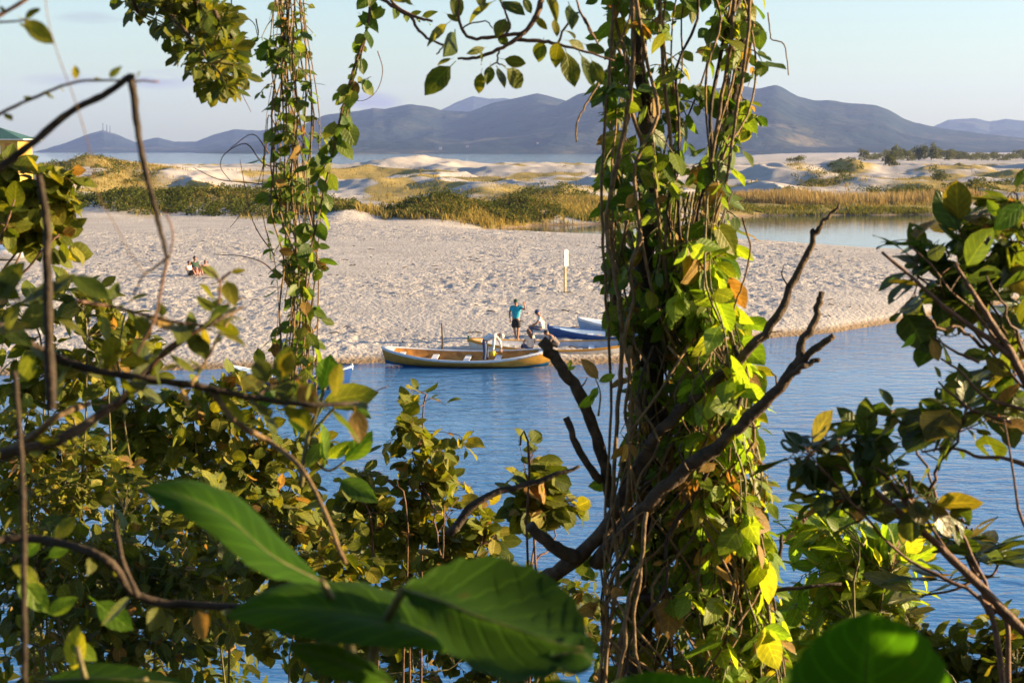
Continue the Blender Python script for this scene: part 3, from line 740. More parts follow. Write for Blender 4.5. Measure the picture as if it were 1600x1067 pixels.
boat('white_boat', 'white hulled boat with ochre rails and green stern post behind the ochre canoe', 'boats along the sand spit', Vector((b2c.x, b2c.y + 1.3, .05)), R(-1.5), 7.0, 1.6, .46, plain('chalk_white_paint', (.62, .60, .58), .5, .1, 3), M['ochrel'], None, plain('pale_inside', (.46, .48, .55), .55, .15, 4), (.2, .45, .7), rise=.30, rail=M['ochrel'], stern_post=M['green'], pitch=R(0)).rotation_euler[0] = R(7)
b3c = G(985, 542, .25)
boat('blue_boat', 'deep blue boat drawn up on the sand behind the white one', 'boats along the sand spit', Vector((b3c.x, b3c.y + .8, .26)), R(178), 6.6, 1.45, .42, M['blue'], M['blue'], None, M['skyblue'], (.3, .55, .75), rise=.34, rail=M['blue']).rotation_euler[0] = R(-5)
b4c = G(1010, 534, .4)
boat('pale_boat', 'pale grey blue boat with raised prow farthest up the sand', 'boats along the sand spit', Vector((b4c.x, b4c.y + 1.8, .46)), R(179), 5.4, 1.4, .42, M['skyblue'], M['white'], None, M['skyblue'], (.3, .6), rise=.36, rail=M['white']).rotation_euler[0] = R(-4)
b5c = G(452, 606, 0)
boat('blue_boat', 'blue boat with white bow edge afloat behind the left bushes', 'boats along the sand spit', Vector((b5c.x, b5c.y, -.06)), R(-7), 4.3, 1.35, .5, M['blue'], M['blue'], None, M['skyblue'], (.3, .6), rise=.36, rail=M['white'])
b6 = G(-8, 410, .75)
boat('white_boat', 'white boat with sloping foredeck and orange mark at left edge of beach', 'boats along the sand spit', Vector((b6.x - .2, b6.y, H(b6.x, b6.y) - .02)), R(-6), 5.4, 2.3, .85, M['white'], M['skyblue'], None, M['palewood'], (.3,), rise=.25, deck=True)
def orange_mark():
    p = b6 + Vector((1.15, 0, 0)); o = [q for q in bpy.data.objects if q.name.startswith('white_boat')][-1]
    m = MB(); m.box((1.35, -.86, .62), (.28, .05, .17), rz=R(33)); m.build('orange_lamp', plain('orange_lens', (.75, .20, .03), .3, .05), o, False)
orange_mark()

# ------------------------------------------------------------------ people
SKIN = plain('skin', (.34, .17, .105), .6, .08, 8)
def skin_mesh(verts, edges, radii, root=0, sub=1):
    me = bpy.data.meshes.new('tmp'); me.from_pydata([tuple(v) for v in verts], edges, [])
    o = bpy.data.objects.new('tmp', me); COL.objects.link(o)
    md = o.modifiers.new('skin', 'SKIN'); md.use_smooth_shade = True
    if not me.skin_vertices:
        bpy.context.view_layer.update()
    for i, d in enumerate(me.skin_vertices[0].data):
        rr = radii[i]; d.radius = rr if isinstance(rr, tuple) else (rr, rr); d.use_root = (i == root)
    ss = o.modifiers.new('sub', 'SUBSURF'); ss.levels = sub; ss.render_levels = sub
    bpy.context.view_layer.update()
    out = bpy.data.meshes.new_from_object(o.evaluated_get(bpy.context.evaluated_depsgraph_get()))
    bpy.data.objects.remove(o)
    return out
def person(label, loc, rz, J, top, legs, topmat, legmat, sleeve=.55, leglen=1.0, hat=None, hair=None, scale=1.0, group=None, longhair=False):
    """J: joints in metres, x to the person's left... as posed; keys pelvis chest neck head, sl el wl / sr er wr, hl kl al tl / hr kr ar tr"""
    r = empty('person', loc, rz); r.scale = (scale,) * 3
    tag(r, label, 'person', group)
    J = {k: Vector(v) for k, v in J.items()}
    names = ['pelvis', 'spine', 'chest', 'neck', 'head0', 'sl', 'el', 'wl', 'sr', 'er', 'wr', 'hl', 'kl', 'al', 'tl', 'hr', 'kr', 'ar', 'tr']
    J['spine'] = J.get('spine', (J['pelvis'] + J['chest']) / 2)
    up = (J['head'] - J['neck']).normalized(); J['head0'] = J['neck'] + up * .06
    E = [('pelvis', 'spine'), ('spine', 'chest'), ('chest', 'neck'), ('neck', 'head0'), ('chest', 'sl'), ('sl', 'el'), ('el', 'wl'), ('chest', 'sr'), ('sr', 'er'), ('er', 'wr'),
         ('pelvis', 'hl'), ('hl', 'kl'), ('kl', 'al'), ('al', 'tl'), ('pelvis', 'hr'), ('hr', 'kr'), ('kr', 'ar'), ('ar', 'tr')]
    rad = dict(pelvis=(.14, .11), spine=(.135, .10), chest=(.15, .105), neck=.055, head0=.055, sl=.062, el=.043, wl=.028, sr=.062, er=.043, wr=.028, hl=.088, kl=.06, al=.04, tl=.032, hr=.088, kr=.06, ar=.04, tr=.032)
    ix = {n: i for i, n in enumerate(names)}
    body = skin_mesh([J[n] for n in names], [(ix[a], ix[b]) for a, b in E], [rad[n] for n in names])
    bm = bmesh.new(); bm.from_mesh(body)
    m = MB()
    fd = J.get('face', Vector((0, -1, 0))); fd = (fd - up * fd.dot(up)).normalized(); sd_ = up.cross(fd)
    HM = Matrix((sd_, fd, up)).transposed()
    hc = J['head']
    m.ball(hc, (.076, .095, .118), 12, 9, HM)
    m.ball(hc + fd * .098 - up * .015, (.014, .02, .022), 6, 4, HM)
    for s in (-1, 1):
        m.ball(hc + sd_ * .077 * s - up * .01, (.012, .022, .032), 6, 4, HM)
        m.ball(hc + sd_ * .03 * s + fd * .085 + up * .012, (.012, .01, .008), 6, 4, HM)
    m.ball(hc + fd * .085 - up * .06, (.022, .012, .008), 6, 4, HM)
    for (e, w_) in (('el', 'wl'), ('er', 'wr')):
        d = (J[w_] - J[e]).normalized(); s = d.orthogonal().normalized(); n_ = d.cross(s)
        palm = J[w_] + d * .055
        PMx = Matrix((s, d, n_)).transposed()
        m.ball(palm, (.042, .055, .016), 8, 6, PMx)
        for k in range(4):
            b0 = palm + d * .04 + s * (.03 - .02 * k); ln = (.065, .075, .07, .055)[k]
            m.tube([b0, b0 + d * ln * .55 + n_ * .012, b0 + d * ln + n_ * .034], [.0095, .009, .007], 5)
        m.tube([palm - d * .02 + s * .035, palm + d * .015 + s * .062 + n_ * .01, palm + d * .045 + s * .068 + n_ * .025], [.011, .010, .008], 5)
    tmp = mesh_np('tmp', m.v, m.f); bm.from_mesh(tmp)
    me = bpy.data.meshes.new('body'); bm.to_mesh(me); bm.free()
    me.polygons.foreach_set('use_smooth', np.ones(len(me.polygons), dtype=bool)); me.materials.clear(); me.materials.append(SKIN)
    link('body', me, r)
    def garment(nm, ids, edges, radii, mat, root=0):
        g = skin_mesh(ids, edges, radii, root); g.materials.clear(); g.materials.append(mat); return link(nm, g, r)
    mixp = lambda a, b, t: J[a].lerp(J[b], t)
    bel = J['pelvis'] + (J['pelvis'] - J['spine']).normalized() * .03
    cuffl = mixp('sl', 'el', sleeve) if sleeve <= 1 else J['el'].lerp(J['wl'], (sleeve - 1) * .96); cuffr = mixp('sr', 'er', sleeve) if sleeve <= 1 else J['er'].lerp(J['wr'], (sleeve - 1) * .96)
    vs = [J['spine'], bel, J['chest'], mixp('chest', 'neck', .72), J['sl'], cuffl, J['sr'], cuffr]; ed = [(0, 1), (0, 2), (2, 3), (2, 4), (2, 6)]; rd_ = [(.165, .13), (.165, .135), (.175, .135), .072, .083, .058, .083, .058]
    if sleeve > 1:
        vs += [J['el'], J['er']]; rd_ += [.06, .06]; rd_[5] = rd_[7] = .045; ed += [(4, 8), (8, 5), (6, 9), (9, 7)]
    else: ed += [(4, 5), (6, 7)]
    garment(top, vs, ed, rd_, topmat)
    kl, kr = (J['kl'], J['kr'])
    if leglen > .6:
        vs = [J['pelvis'], J['pelvis'].lerp(J['spine'], .3), J['hl'], kl, kl.lerp(J['al'], leglen * .93), J['hr'], kr, kr.lerp(J['ar'], leglen * .93)]
        garment(legs, vs, [(0, 1), (0, 2), (2, 3), (3, 4), (0, 5), (5, 6), (6, 7)], [(.15, .125), (.145, .12), .105, .078, .062, .105, .078, .062], legmat)
    else:
        vs = [J['pelvis'], J['pelvis'].lerp(J['spine'], .3), J['hl'], J['hl'].lerp(kl, .95), J['hr'], J['hr'].lerp(kr, .95)]
        garment(legs, vs, [(0, 1), (0, 2), (2, 3), (0, 4), (4, 5)], [(.16, .13), (.15, .12), .12, .125, .12, .125], legmat)
    if hat is not None:
        m = MB()
        m.ball(hc + up * .045, (.092, .112, .095), 12, 8, HM)
        m.box(hc + up * .045 + fd * .14, (.13, .12, .014), M=HM.to_4x4())
        m.build('cap', hat, r)
    if hair is not None:
        m = MB(); m.ball(hc + up * .028 - fd * .022, (.089, .102, .108), 12, 8, HM)
        if longhair:
            m.tube([hc - fd * .03 + up * .05, hc - fd * .075 - up * .06, hc - fd * .085 - up * .2, hc - fd * .06 - up * .34], [.07, .095, .09, .03], 9)
        m.build('hair', hair, r)
    return r
def cloth(n, c): return plain(n, c, .85, .14, 9, .25)
C_white, C_teal, C_black, C_jean, C_grey, C_navy, C_dk, C_brn = cloth('white_cotton', (.66, .64, .62)), cloth('teal_cotton', (.015, .30, .42)), cloth('black_cloth', (.02, .018, .02)), cloth('blue_denim', (.05, .075, .15)), cloth('grey_brown_cotton', (.15, .12, .11)), cloth('navy_cap', (.03, .045, .12)), plain('dark_hair', (.03, .02, .014), .5), plain('brown_hair', (.12, .05, .022), .5)
C_green = cloth('dark_green_cap', (.02, .06, .04)); C_stripe = cloth('cream_striped_cotton', (.60, .54, .47))
C_pink = cloth('pink_cotton', (.55, .25, .30)); C_mar = cloth('maroon_cotton', (.20, .03, .07))
# standing man in teal shirt
sg = G(806, 529, .62); sg.z = H(sg.x, sg.y)
person('man standing on sand in teal shirt, black shorts and dark cap, one hand raised', sg, 0,
       dict(pelvis=(0, 0, .93), chest=(0, .02, 1.30), neck=(0, .01, 1.47), head=(0, -.02, 1.61), sl=(.19, .02, 1.40), el=(.39, -.10, 1.30), wl=(.36, -.24, 1.50), sr=(-.19, .02, 1.40), er=(-.27, .06, 1.13), wr=(-.24, -.06, .90),
            hl=(.10, 0, .87), kl=(.10, -.05, .48), al=(.07, .03, .09), tl=(.09, -.14, .04), hr=(-.10, 0, .87), kr=(-.06, -.03, .48), ar=(.0, .05, .09), tr=(-.02, -.12, .04)),
       'shirt', 'shorts', C_teal, C_black, .6, .3, hat=C_green)
# bending man in the ochre boat
bp_ = G(757, 567, .15)
hz = .12
person('man in white long sleeved shirt, jeans and pale cap bending over in the ochre boat', Vector((bp_.x, mid.y + .5, hz)), 0,
       dict(pelvis=(-.02, 0, .92), chest=(.36, -.03, 1.15), neck=(.51, -.04, 1.14), head=(.64, -.05, 1.09), face=(.45, -.1, -1.0), sl=(.39, -.21, 1.06), el=(.36, -.27, .78), wl=(.34, -.25, .52), sr=(.43, .15, 1.08), er=(.62, .10, .82), wr=(.66, .02, .58),
            hl=(0, -.10, .88), kl=(.02, -.12, .48), al=(-.02, -.12, .1), tl=(.16, -.13, .05), hr=(0, .10, .88), kr=(.10, .12, .48), ar=(.10, .12, .1), tr=(.28, .13, .05)),
       'shirt', 'jeans', C_white, C_jean, 1.95, 1.0, hat=C_white)
m = MB(); m.tube([(0, 0, 0), (0, 0, .17)], [.085, .10], 10); m.tube([(.1, 0, .13), (.17, 0, .09), (.1, 0, .03)], .012, 5)
bk = m.build('bailer', plain('yellow_plastic', (.75, .50, .01), .35, .05), None); bk.location = Vector((bp_.x + .33, mid.y + .22, hz + .34)); tag(bk, 'small yellow bailer in the bending man\'s hand', 'bailer')
# seated man in white tee
s2 = G(842, 532, .5)
person('man in white tee and navy cap sitting sideways on the blue boat', Vector((s2.x, s2.y + .3, .52)), 0,
       dict(pelvis=(.12, 0, .46), chest=(.10, 0, .83), neck=(.02, 0, .99), head=(-.05, 0, 1.12), face=(-1, -.15, -.1), sl=(.06, -.19, .92), el=(-.10, -.22, .68), wl=(-.30, -.14, .56), sr=(.06, .19, .92), er=(-.08, .22, .68), wr=(-.30, .14, .58),
            hl=(.08, -.10, .45), kl=(-.36, -.14, .50), al=(-.33, -.13, .1), tl=(-.50, -.14, .05), hr=(.08, .10, .45), kr=(-.34, .16, .50), ar=(-.28, .16, .1), tr=(-.44, .17, .05)),
       'shirt', 'jeans', C_white, C_jean, .6, 1.0, hat=C_navy)
# woman with long hair sitting on the boat
s3 = G(826, 551, .5)
person('woman with long brown hair in cream top sitting with her back turned', Vector((s3.x + .03, b2c.y + .95, .22)), 0,
       dict(pelvis=(.06, 0, .30), chest=(.06, .0, .64), neck=(.02, .02, .80), head=(-.02, .04, .93), face=(-.7, 1, -.05), sl=(.20, .06, .72), el=(.24, .10, .47), wl=(.08, .26, .36), sr=(-.12, -.06, .72), er=(-.22, .02, .48), wr=(-.22, .22, .34),
            hl=(.12, .06, .28), kl=(.0, .46, .36), al=(-.05, .46, .06), tl=(-.12, .60, .04), hr=(-.03, .0, .28), kr=(-.26, .36, .36), ar=(-.30, .38, .06), tr=(-.38, .5, .04)),
       'blouse', 'trousers', C_stripe, C_jean, .55, 1.0, hair=C_brn, longhair=True, scale=.96)
# hunched man in grey shirt
s4 = G(863, 547, .5)
person('hunched man in grey brown shirt leaning forward beside the long haired woman', Vector((s4.x, b2c.y + .9, .30)), 0,
       dict(pelvis=(.24, 0, .30), chest=(.02, -.02, .60), neck=(-.12, -.03, .70), head=(-.22, -.04, .78), face=(-1, -.2, -.6), sl=(-.02, -.20, .60), el=(-.14, -.26, .36), wl=(-.36, -.18, .30), sr=(.0, .18, .62), er=(-.12, .24, .38), wr=(-.36, .12, .30),
            hl=(.20, -.12, .28), kl=(-.20, -.18, .42), al=(-.14, -.18, .06), tl=(-.30, -.18, .04), hr=(.20, .12, .28), kr=(-.20, .16, .42), ar=(-.14, .16, .06), tr=(-.30, .17, .04)),
       'shirt', 'trousers', C_grey, C_dk, .8, 1.0, hair=C_dk)
# two people sitting on the beach at left
def sitter(label, px, py, d_face, tm, lm, hair, sc, lean=0.0):
    g = G(px, py, .8); g.z = H(g.x, g.y) + .02
    person(label, g, d_face,
           dict(pelvis=(0, 0, .14), chest=(0, .12 + lean, .50), neck=(0, .10 + lean, .66), head=(0, .06 + lean, .79), sl=(.18, .12 + lean, .58), el=(.26, .0, .36), wl=(.14, -.2, .36), sr=(-.18, .12 + lean, .58), er=(-.26, .0, .36), wr=(-.14, -.2, .36),
                hl=(.10, -.04, .13), kl=(.13, -.36, .40), al=(.10, -.50, .08), tl=(.10, -.66, .05), hr=(-.10, -.04, .13), kr=(-.13, -.36, .40), ar=(-.10, -.50, .08), tr=(-.10, -.66, .05)),
           'shirt', 'shorts', tm, lm, .5, .3, hair=hair, scale=sc, group='people sitting on the beach')
sitter('person with dark hair and pale top sitting on the beach, nearer the left', 297, 436, R(60), C_stripe, C_dk, C_dk, 1.0)
sitter('person in dark green top sitting taller on the beach at left', 306, 434, R(35), C_green, C_pink, C_dk, 1.25)
sitter('person in pink top with maroon bag colour shorts sitting behind the two on the beach', 322, 433, R(40), C_pink, C_mar, C_brn, .95)
for i, px in enumerate((660.5, 663.5)):
    g = G(px, 264, 0); g.y = min(g.y, 735); g.x = (px - 800) / FPX * g.y; g.z = H(g.x, g.y) 
    person(('tiny far person by the surf between dunes, left of the pair', 'tiny far person by the surf between dunes, right of the pair')[i], g, 0,
           dict(pelvis=(0, 0, .93), chest=(0, .02, 1.30), neck=(0, .01, 1.47), head=(0, -.02, 1.61), sl=(.19, .02, 1.40), el=(.24, 0, 1.12), wl=(.24, -.06, .88), sr=(-.19, .02, 1.40), er=(-.24, .0, 1.13), wr=(-.24, -.06, .88),
                hl=(.10, 0, .87), kl=(.12, -.03, .48), al=(.14, .03, .09), tl=(.15, -.12, .04), hr=(-.10, 0, .87), kr=(-.12, .1, .48), ar=(-.12, .2, .09), tr=(-.12, .08, .04)),
           'shirt', 'shorts', C_dk, C_black, .6, .3, hair=C_dk, group='pair of people by the surf')

# ------------------------------------------------------------------ beach posts
g = G(883, 460, .75); g.z = H(g.x, g.y)
r = empty('sign_post', g); tag(r, 'tall wooden post with narrow white board on top, standing in the sand', 'sign post')
m = MB(); m.box((0, 0, .9), (.12, .10, 2.3)); m.build('post', plain('pale_timber', (.40, .31, .18), .8, .3, 6, .4), r, False)  # pale tan timber
m = MB(); r.rotation_euler[2] = R(38); m.box((0, -.075, 1.84), (.25, .045, .86)); m.add([(-.105, -.0975, 2.27), (.105, -.0975, 2.27), (.105, -.0525, 2.27), (-.105, -.0525, 2.27), (0, -.0975, 2.32), (0, -.0525, 2.32)], [(0, 1, 4), (3, 5, 2), (1, 2, 5, 4), (3, 0, 4, 5)]); m.build('board', M['white'], r, False)
g = G(691, 549, .35); g.z = H(g.x, g.y)
m = MB(); m.tube([(0, 0, -.2), (.01, 0, .5), (-.02, 0, 1.15)], [.04, .036, .026], 7)
o = m.build('mooring_stake', M['bark'], None); o.location = g; tag(o, 'thin dark wooden stake in the sand behind the ochre boat', 'stake')
m = MB()
for i in range(210):
    px, py = rnd.uniform(150, 1330), rnd.uniform(372, 545); g = G(px, py, .75); h = H(g.x, g.y)
    if h < .35: continue
    a = rnd.uniform(0, 3.14); l = rnd.uniform(.06, .3); m.tube([g + Vector((-l * math.cos(a), -l * math.sin(a), h - g.z + .02)), g + Vector((l * .3 * math.cos(a), l * .2, h - g.z + .05)), g + Vector((l * math.cos(a), l * math.sin(a), h - g.z + .015))], [.02, .028, .012], 5)
tag(m.build('debris', M['bark'], None), 'scattered bits of driftwood on the sand', kind='stuff')

# ------------------------------------------------------------------ leaves
def leaf_shape(kind, nl, nw, seed, hole=False):
    """base at the origin, tip at +Y, unit length, stalk behind; returns verts, faces, uvs"""
    q = random.Random(seed)
    prof = {'oval': lambda t: .30 * math.sin(math.pi * min(1, t ** .92)) ** .75,
            'round': lambda t: .42 * math.sin(math.pi * t ** .95) ** .62,
            'obovate': lambda t: .26 * math.sin(math.pi * t ** 1.5) ** .8 + .02 * (1 - t),
            'heart': lambda t: .44 * (math.sin(math.pi * (t * .86 + .14)) ** .8) * (1 - .28 * t) if t > 0 else .2,
            'lance': lambda t: .15 * math.sin(math.pi * t ** .85) ** .9,
            'point': lambda t: .27 * (math.sin(math.pi * t ** .72)) ** .85}[kind]
    fold = q.uniform(.05, .38); curl = q.uniform(-.1, .5); twist = q.uniform(-.5, .5); wav = q.uniform(.0, .05); sidec = q.uniform(-.12, .12)
    v = []; uv = []; f = []
    for i in range(nl + 1):
        t = i / nl
        wd = prof(t) if 0 < t < 1 else (prof(0) if kind == 'heart' and t == 0 else .004)
        back = -.10 * (1 - t) ** 6 if kind == 'heart' else 0
        for j in range(nw + 1):
            s = 2 * j / nw - 1
            x = s * wd; z = abs(s) * wd * fold - curl * .45 * t * t + wav * math.sin(7 * t + 3 * s) * abs(s) - .25 * abs(s) ** 2 * wd * fold
            y = t + back * abs(s)
            a = twist * t
            x, z = x * math.cos(a) - z * math.sin(a), x * math.sin(a) + z * math.cos(a)
            v.append((x + sidec * t * t, y * (1 - .10 * abs(curl) * t), z)); uv.append((t, j / nw))
    for i in range(nl):
        for j in range(nw):
            if hole and (i, j) in hole: continue
            f.append((i * (nw + 1) + j, i * (nw + 1) + j + 1, (i + 1) * (nw + 1) + j + 1, (i + 1) * (nw + 1) + j))
    b = len(v)
    v += [(-.014, 0.02, 0), (.014, .02, 0), (-.010, -.2, -.03), (.010, -.2, -.03), (0, .02, -.02), (0, -.2, -.05)]; uv += [(0, .5)] * 6
    f += [(b, b + 2, b + 3, b + 1), (b, b + 4, b + 5, b + 2), (b + 1, b + 3, b + 5, b + 4)]
    return v, f, uv
LEAFLIB = {}
def leaf_lib(kind, matk, n=6):
    key = (kind, matk)
    if key in LEAFLIB: return LEAFLIB[key]
    hi = []; lo = []
    for k in range(n):
        hole = {(2, 1), (3, 1)} if (k == 2 and matk == 'dark') else {(3, 2)} if (k == 4 and matk == 'dark') else False
        v, f, uv = leaf_shape(kind, 5, 4, k * 13 + len(kind), hole)
        me = bpy.data.meshes.new('leaf'); me.from_pydata(v, [], f); ul = me.uv_layers.new(name='UVMap')
        lv = np.zeros(len(me.loops), dtype=np.int32); me.loops.foreach_get('vertex_index', lv)
        ul.data.foreach_set('uv', np.array(uv, dtype=np.float32)[lv].ravel())
        me.polygons.foreach_set('use_smooth', np.ones(len(me.polygons), dtype=bool)); me.materials.append(M[matk]); me.update()
        hi.append(me)
        v, f, uv = leaf_shape(kind, 4, 2, k * 13 + len(kind))
        f = [q for q in f]
        lo.append((np.array(v, dtype=np.float32), np.array([q for q in f if len(q) == 4], dtype=np.int32), np.array(uv, dtype=np.float32)))
    LEAFLIB[key] = (hi, lo)
    return LEAFLIB[key]
def frame(pos, d, nrm, size):
    d = d.normalized(); nrm = nrm - d * nrm.dot(d)
    nrm = nrm.normalized() if nrm.length > 1e-5 else d.orthogonal().normalized()
    x = d.cross(nrm)
    m = Matrix(((x.x * size[0], d.x * size[1], nrm.x * size[1], pos.x), (x.y * size[0], d.y * size[1], nrm.y * size[1], pos.y), (x.z * size[0], d.z * size[1], nrm.z * size[1], pos.z), (0, 0, 0, 1)))
    return m
def rv(s=1.0): return Vector((rnd.gauss(0, s), rnd.gauss(0, s), rnd.gauss(0, s)))

class Plant:
    def __init__(s, name, label, cat, base, group=None):
        s.root = empty(name, base); s.base = Vector(base); tag(s.root, label, cat, group)
        s.tw = MB(); s.twmat = M['stemg']; s.leaves = []
    def stem(s, pts, r0, r1, mat, name='stem', seg=7, wob=.0, sub=5):
        c = cr(pts, sub)
        if wob: c = [p + rv(wob) if 0 < i < len(c) - 1 else p for i, p in enumerate(c)]
        n = len(c); m = MB(); m.tube(c, [(r0 + (r1 - r0) * i / (n - 1)) * rnd.uniform(.9, 1.12) for i in range(n)], seg)
        m.build(name, mat, s.root, True, s.base); return c
    def twig(s, pts, r0, r1, sub=4):
        c = cr(pts, sub); n = len(c); s.tw.tube(c, [r0 + (r1 - r0) * i / (n - 1) for i in range(n)], 5, False); return c
    def leaf(s, pos, d, nrm, ln, kind, matk, wf=1.0):
        pos = pos + d.normalized() * ln * .18
        s.leaves.append((frame(pos, d, nrm, (ln * wf, ln)), kind, matk, ln))
    def along(s, c, n, ln, kinds, matk, droop=.4, out=1.0, start=.25, facing=None, up=.8):
        """n leaves alternating along curve c"""
        L_ = len(c)
        for k in range(n):
            t = start + (1 - start) * (k + rnd.random() * .7) / n
            i = min(L_ - 2, int(t * (L_ - 1))); p = c[i].lerp(c[i + 1], t * (L_ - 1) - i if t * (L_ - 1) - i <= 1 else 1)
            td = (c[min(i + 1, L_ - 1)] - c[max(i - 1, 0)]).normalized()
            sd_ = (rv() - td * 0).cross(td).normalized()
            d = td * rnd.uniform(.1, .8) + sd_ * out + Vector((0, 0, -droop * rnd.uniform(.2, 1.5)))
            nrm = Vector((0, 0, up)) + rv(.38)
            if facing is not None: nrm += facing
            s.leaf(p, d, nrm, ln * rnd.choice((.45, .65, .85, .95, 1.05, 1.25)), rnd.choice(kinds), matk if rnd.random() > .035 else 'dry')
    def finish(s, limit=300):
        if s.tw.v: 
            o = s.tw.build('twigs', s.twmat, s.root, True, s.base); o['kind'] = 'stuff'
        key = []
        for L_ in s.leaves:
            q = proj(L_[0].translation)
            vis = q is not None and -40 < q[0] < 1640 and -40 < q[1] < 1107
            key.append(-(L_[3] / q[2]) if vis else 1)
        order = sorted(range(len(s.leaves)), key=lambda i: key[i])
        T = Matrix.Translation(-s.base)
        rest = []
        for n, i in enumerate(order):
            m, kind, matk, ln = s.leaves[i]
            if n < limit and key[i] < 0:
                hi, lo = leaf_lib(kind, matk)
                o = bpy.data.objects.new('leaf', hi[rnd.randrange(len(hi))]); COL.objects.link(o); o.parent = s.root; o.matrix_local = T @ m
            else: rest.append(s.leaves[i])
        bym = {}
        for L_ in rest: bym.setdefault(L_[2], []).append(L_)
        for matk, ls in bym.items():
            V = []; F = []; U = []; A = []; b = 0
            for m, kind, mk, ln in ls:
                v, f, uv = leaf_lib(kind, mk)[1][rnd.randrange(6)]
                mm = np.array(T @ m, dtype=np.float32)
                V.append(v @ mm[:3, :3].T + mm[:3, 3]); F.append(f + b); U.append(uv); A.append(np.full(len(v), rnd.random(), dtype=np.float32)); b += len(v)
            V = np.concatenate(V); F = np.concatenate(F); U = np.concatenate(U); A = np.concatenate(A)
            me = mesh_np('foliage', V, F, M[matk])
            ul = me.uv_layers.new(name='UVMap'); ul.data.foreach_set('uv', U[F.ravel()].astype(np.float32).ravel())
            a_ = me.attributes.new('rnd', 'FLOAT', 'POINT'); a_.data.foreach_set('value', A)
            o = link('foliage', me, s.root); o['kind'] = 'stuff'

def px2m(n, d): return n * d / FPX
def ground_at(px, d):
    x = (px - 800) / FPX * d; return Vector((x, d, H(x, d) - .05))
def bush(name, label, D, bpx, ells, ntw, lpt, lpx, kinds, matk, cat='shrub', group=None, stemmat='stemg', droop=.5, zdep=.8, srad=.0065, twlen=.35, up=.8, facing=None, base=None):
    """ells: (px, py, rx, ry) crown masses; leaves lpx pixels long"""
    b = base if base is not None else ground_at(bpx, D)
    pl = Plant(name, label, cat, b, group); pl.twmat = M[stemmat]
    stems = []
    for (cx, cy, rx, ry) in ells:
        dd = D + rnd.uniform(-.3, .3)
        top = P(cx + rnd.uniform(-.2, .2) * rx, cy - .2 * ry, dd); low = P(cx * .75 + bpx * .25, cy + ry * 1.4, dd) if base is None else b.lerp(top, .6) + Vector((0, 0, -.04)) + rv(.015)
        j = Vector((rnd.uniform(-.12, .12), rnd.uniform(-.12, .12), 0)) if base is None else Vector((0, 0, 0))
        if stems and rnd.random() < .75:
            b1 = rnd.choice(stems); b1 = b1[int(rnd.uniform(.3, .6) * len(b1))]; mids = b1.lerp(low, .5) + rv(.03 if base is None else .008)
            if base is not None: low = b1.lerp(top, .72) + rv(.008); mids = b1.lerp(top, .35) + rv(.01); j = Vector((0, 0, 0))
        else:
            b1 = b; mids = b.lerp(low, .5) + rv(.06)
        c = pl.stem([b1 + j, mids, low, top], srad * (1 if b1 is b else .7), srad * .35, M[stemmat], 'branch' if cat != 'vine' else 'stem', 6, .004)
        stems.append(c)
    areas = [e[2] * e[3] for e in ells]
    lm = px2m(lpx, D)
    for k in range(ntw):
        e = rnd.choices(range(len(ells)), areas)[0]; cx, cy, rx, ry = ells[e]
        a = rnd.uniform(0, 6.283); rr = math.sqrt(rnd.random())
        dz = rnd.gauss(0, .45) * px2m((rx + ry) / 2, D) * zdep
        end = P(cx + rx * rr * math.cos(a), cy + ry * rr * math.sin(a), D + dz)
        st = min((p for c in stems for p in c[len(c) // 3:]), key=lambda p: (p - end).length * rnd.uniform(.8, 1.3))
        md = st.lerp(end, .55) + Vector((0, 0, .12 * (end - st).length)) + rv(.015)
        tc_ = pl.twig([st, md, end], srad * .28, srad * .12)
        pl.along(tc_, max(2, int(lpt * rnd.uniform(.6, 1.4))), lm, kinds, matk, droop, 1.0, .25, facing, up)
    pl.finish()
    return pl

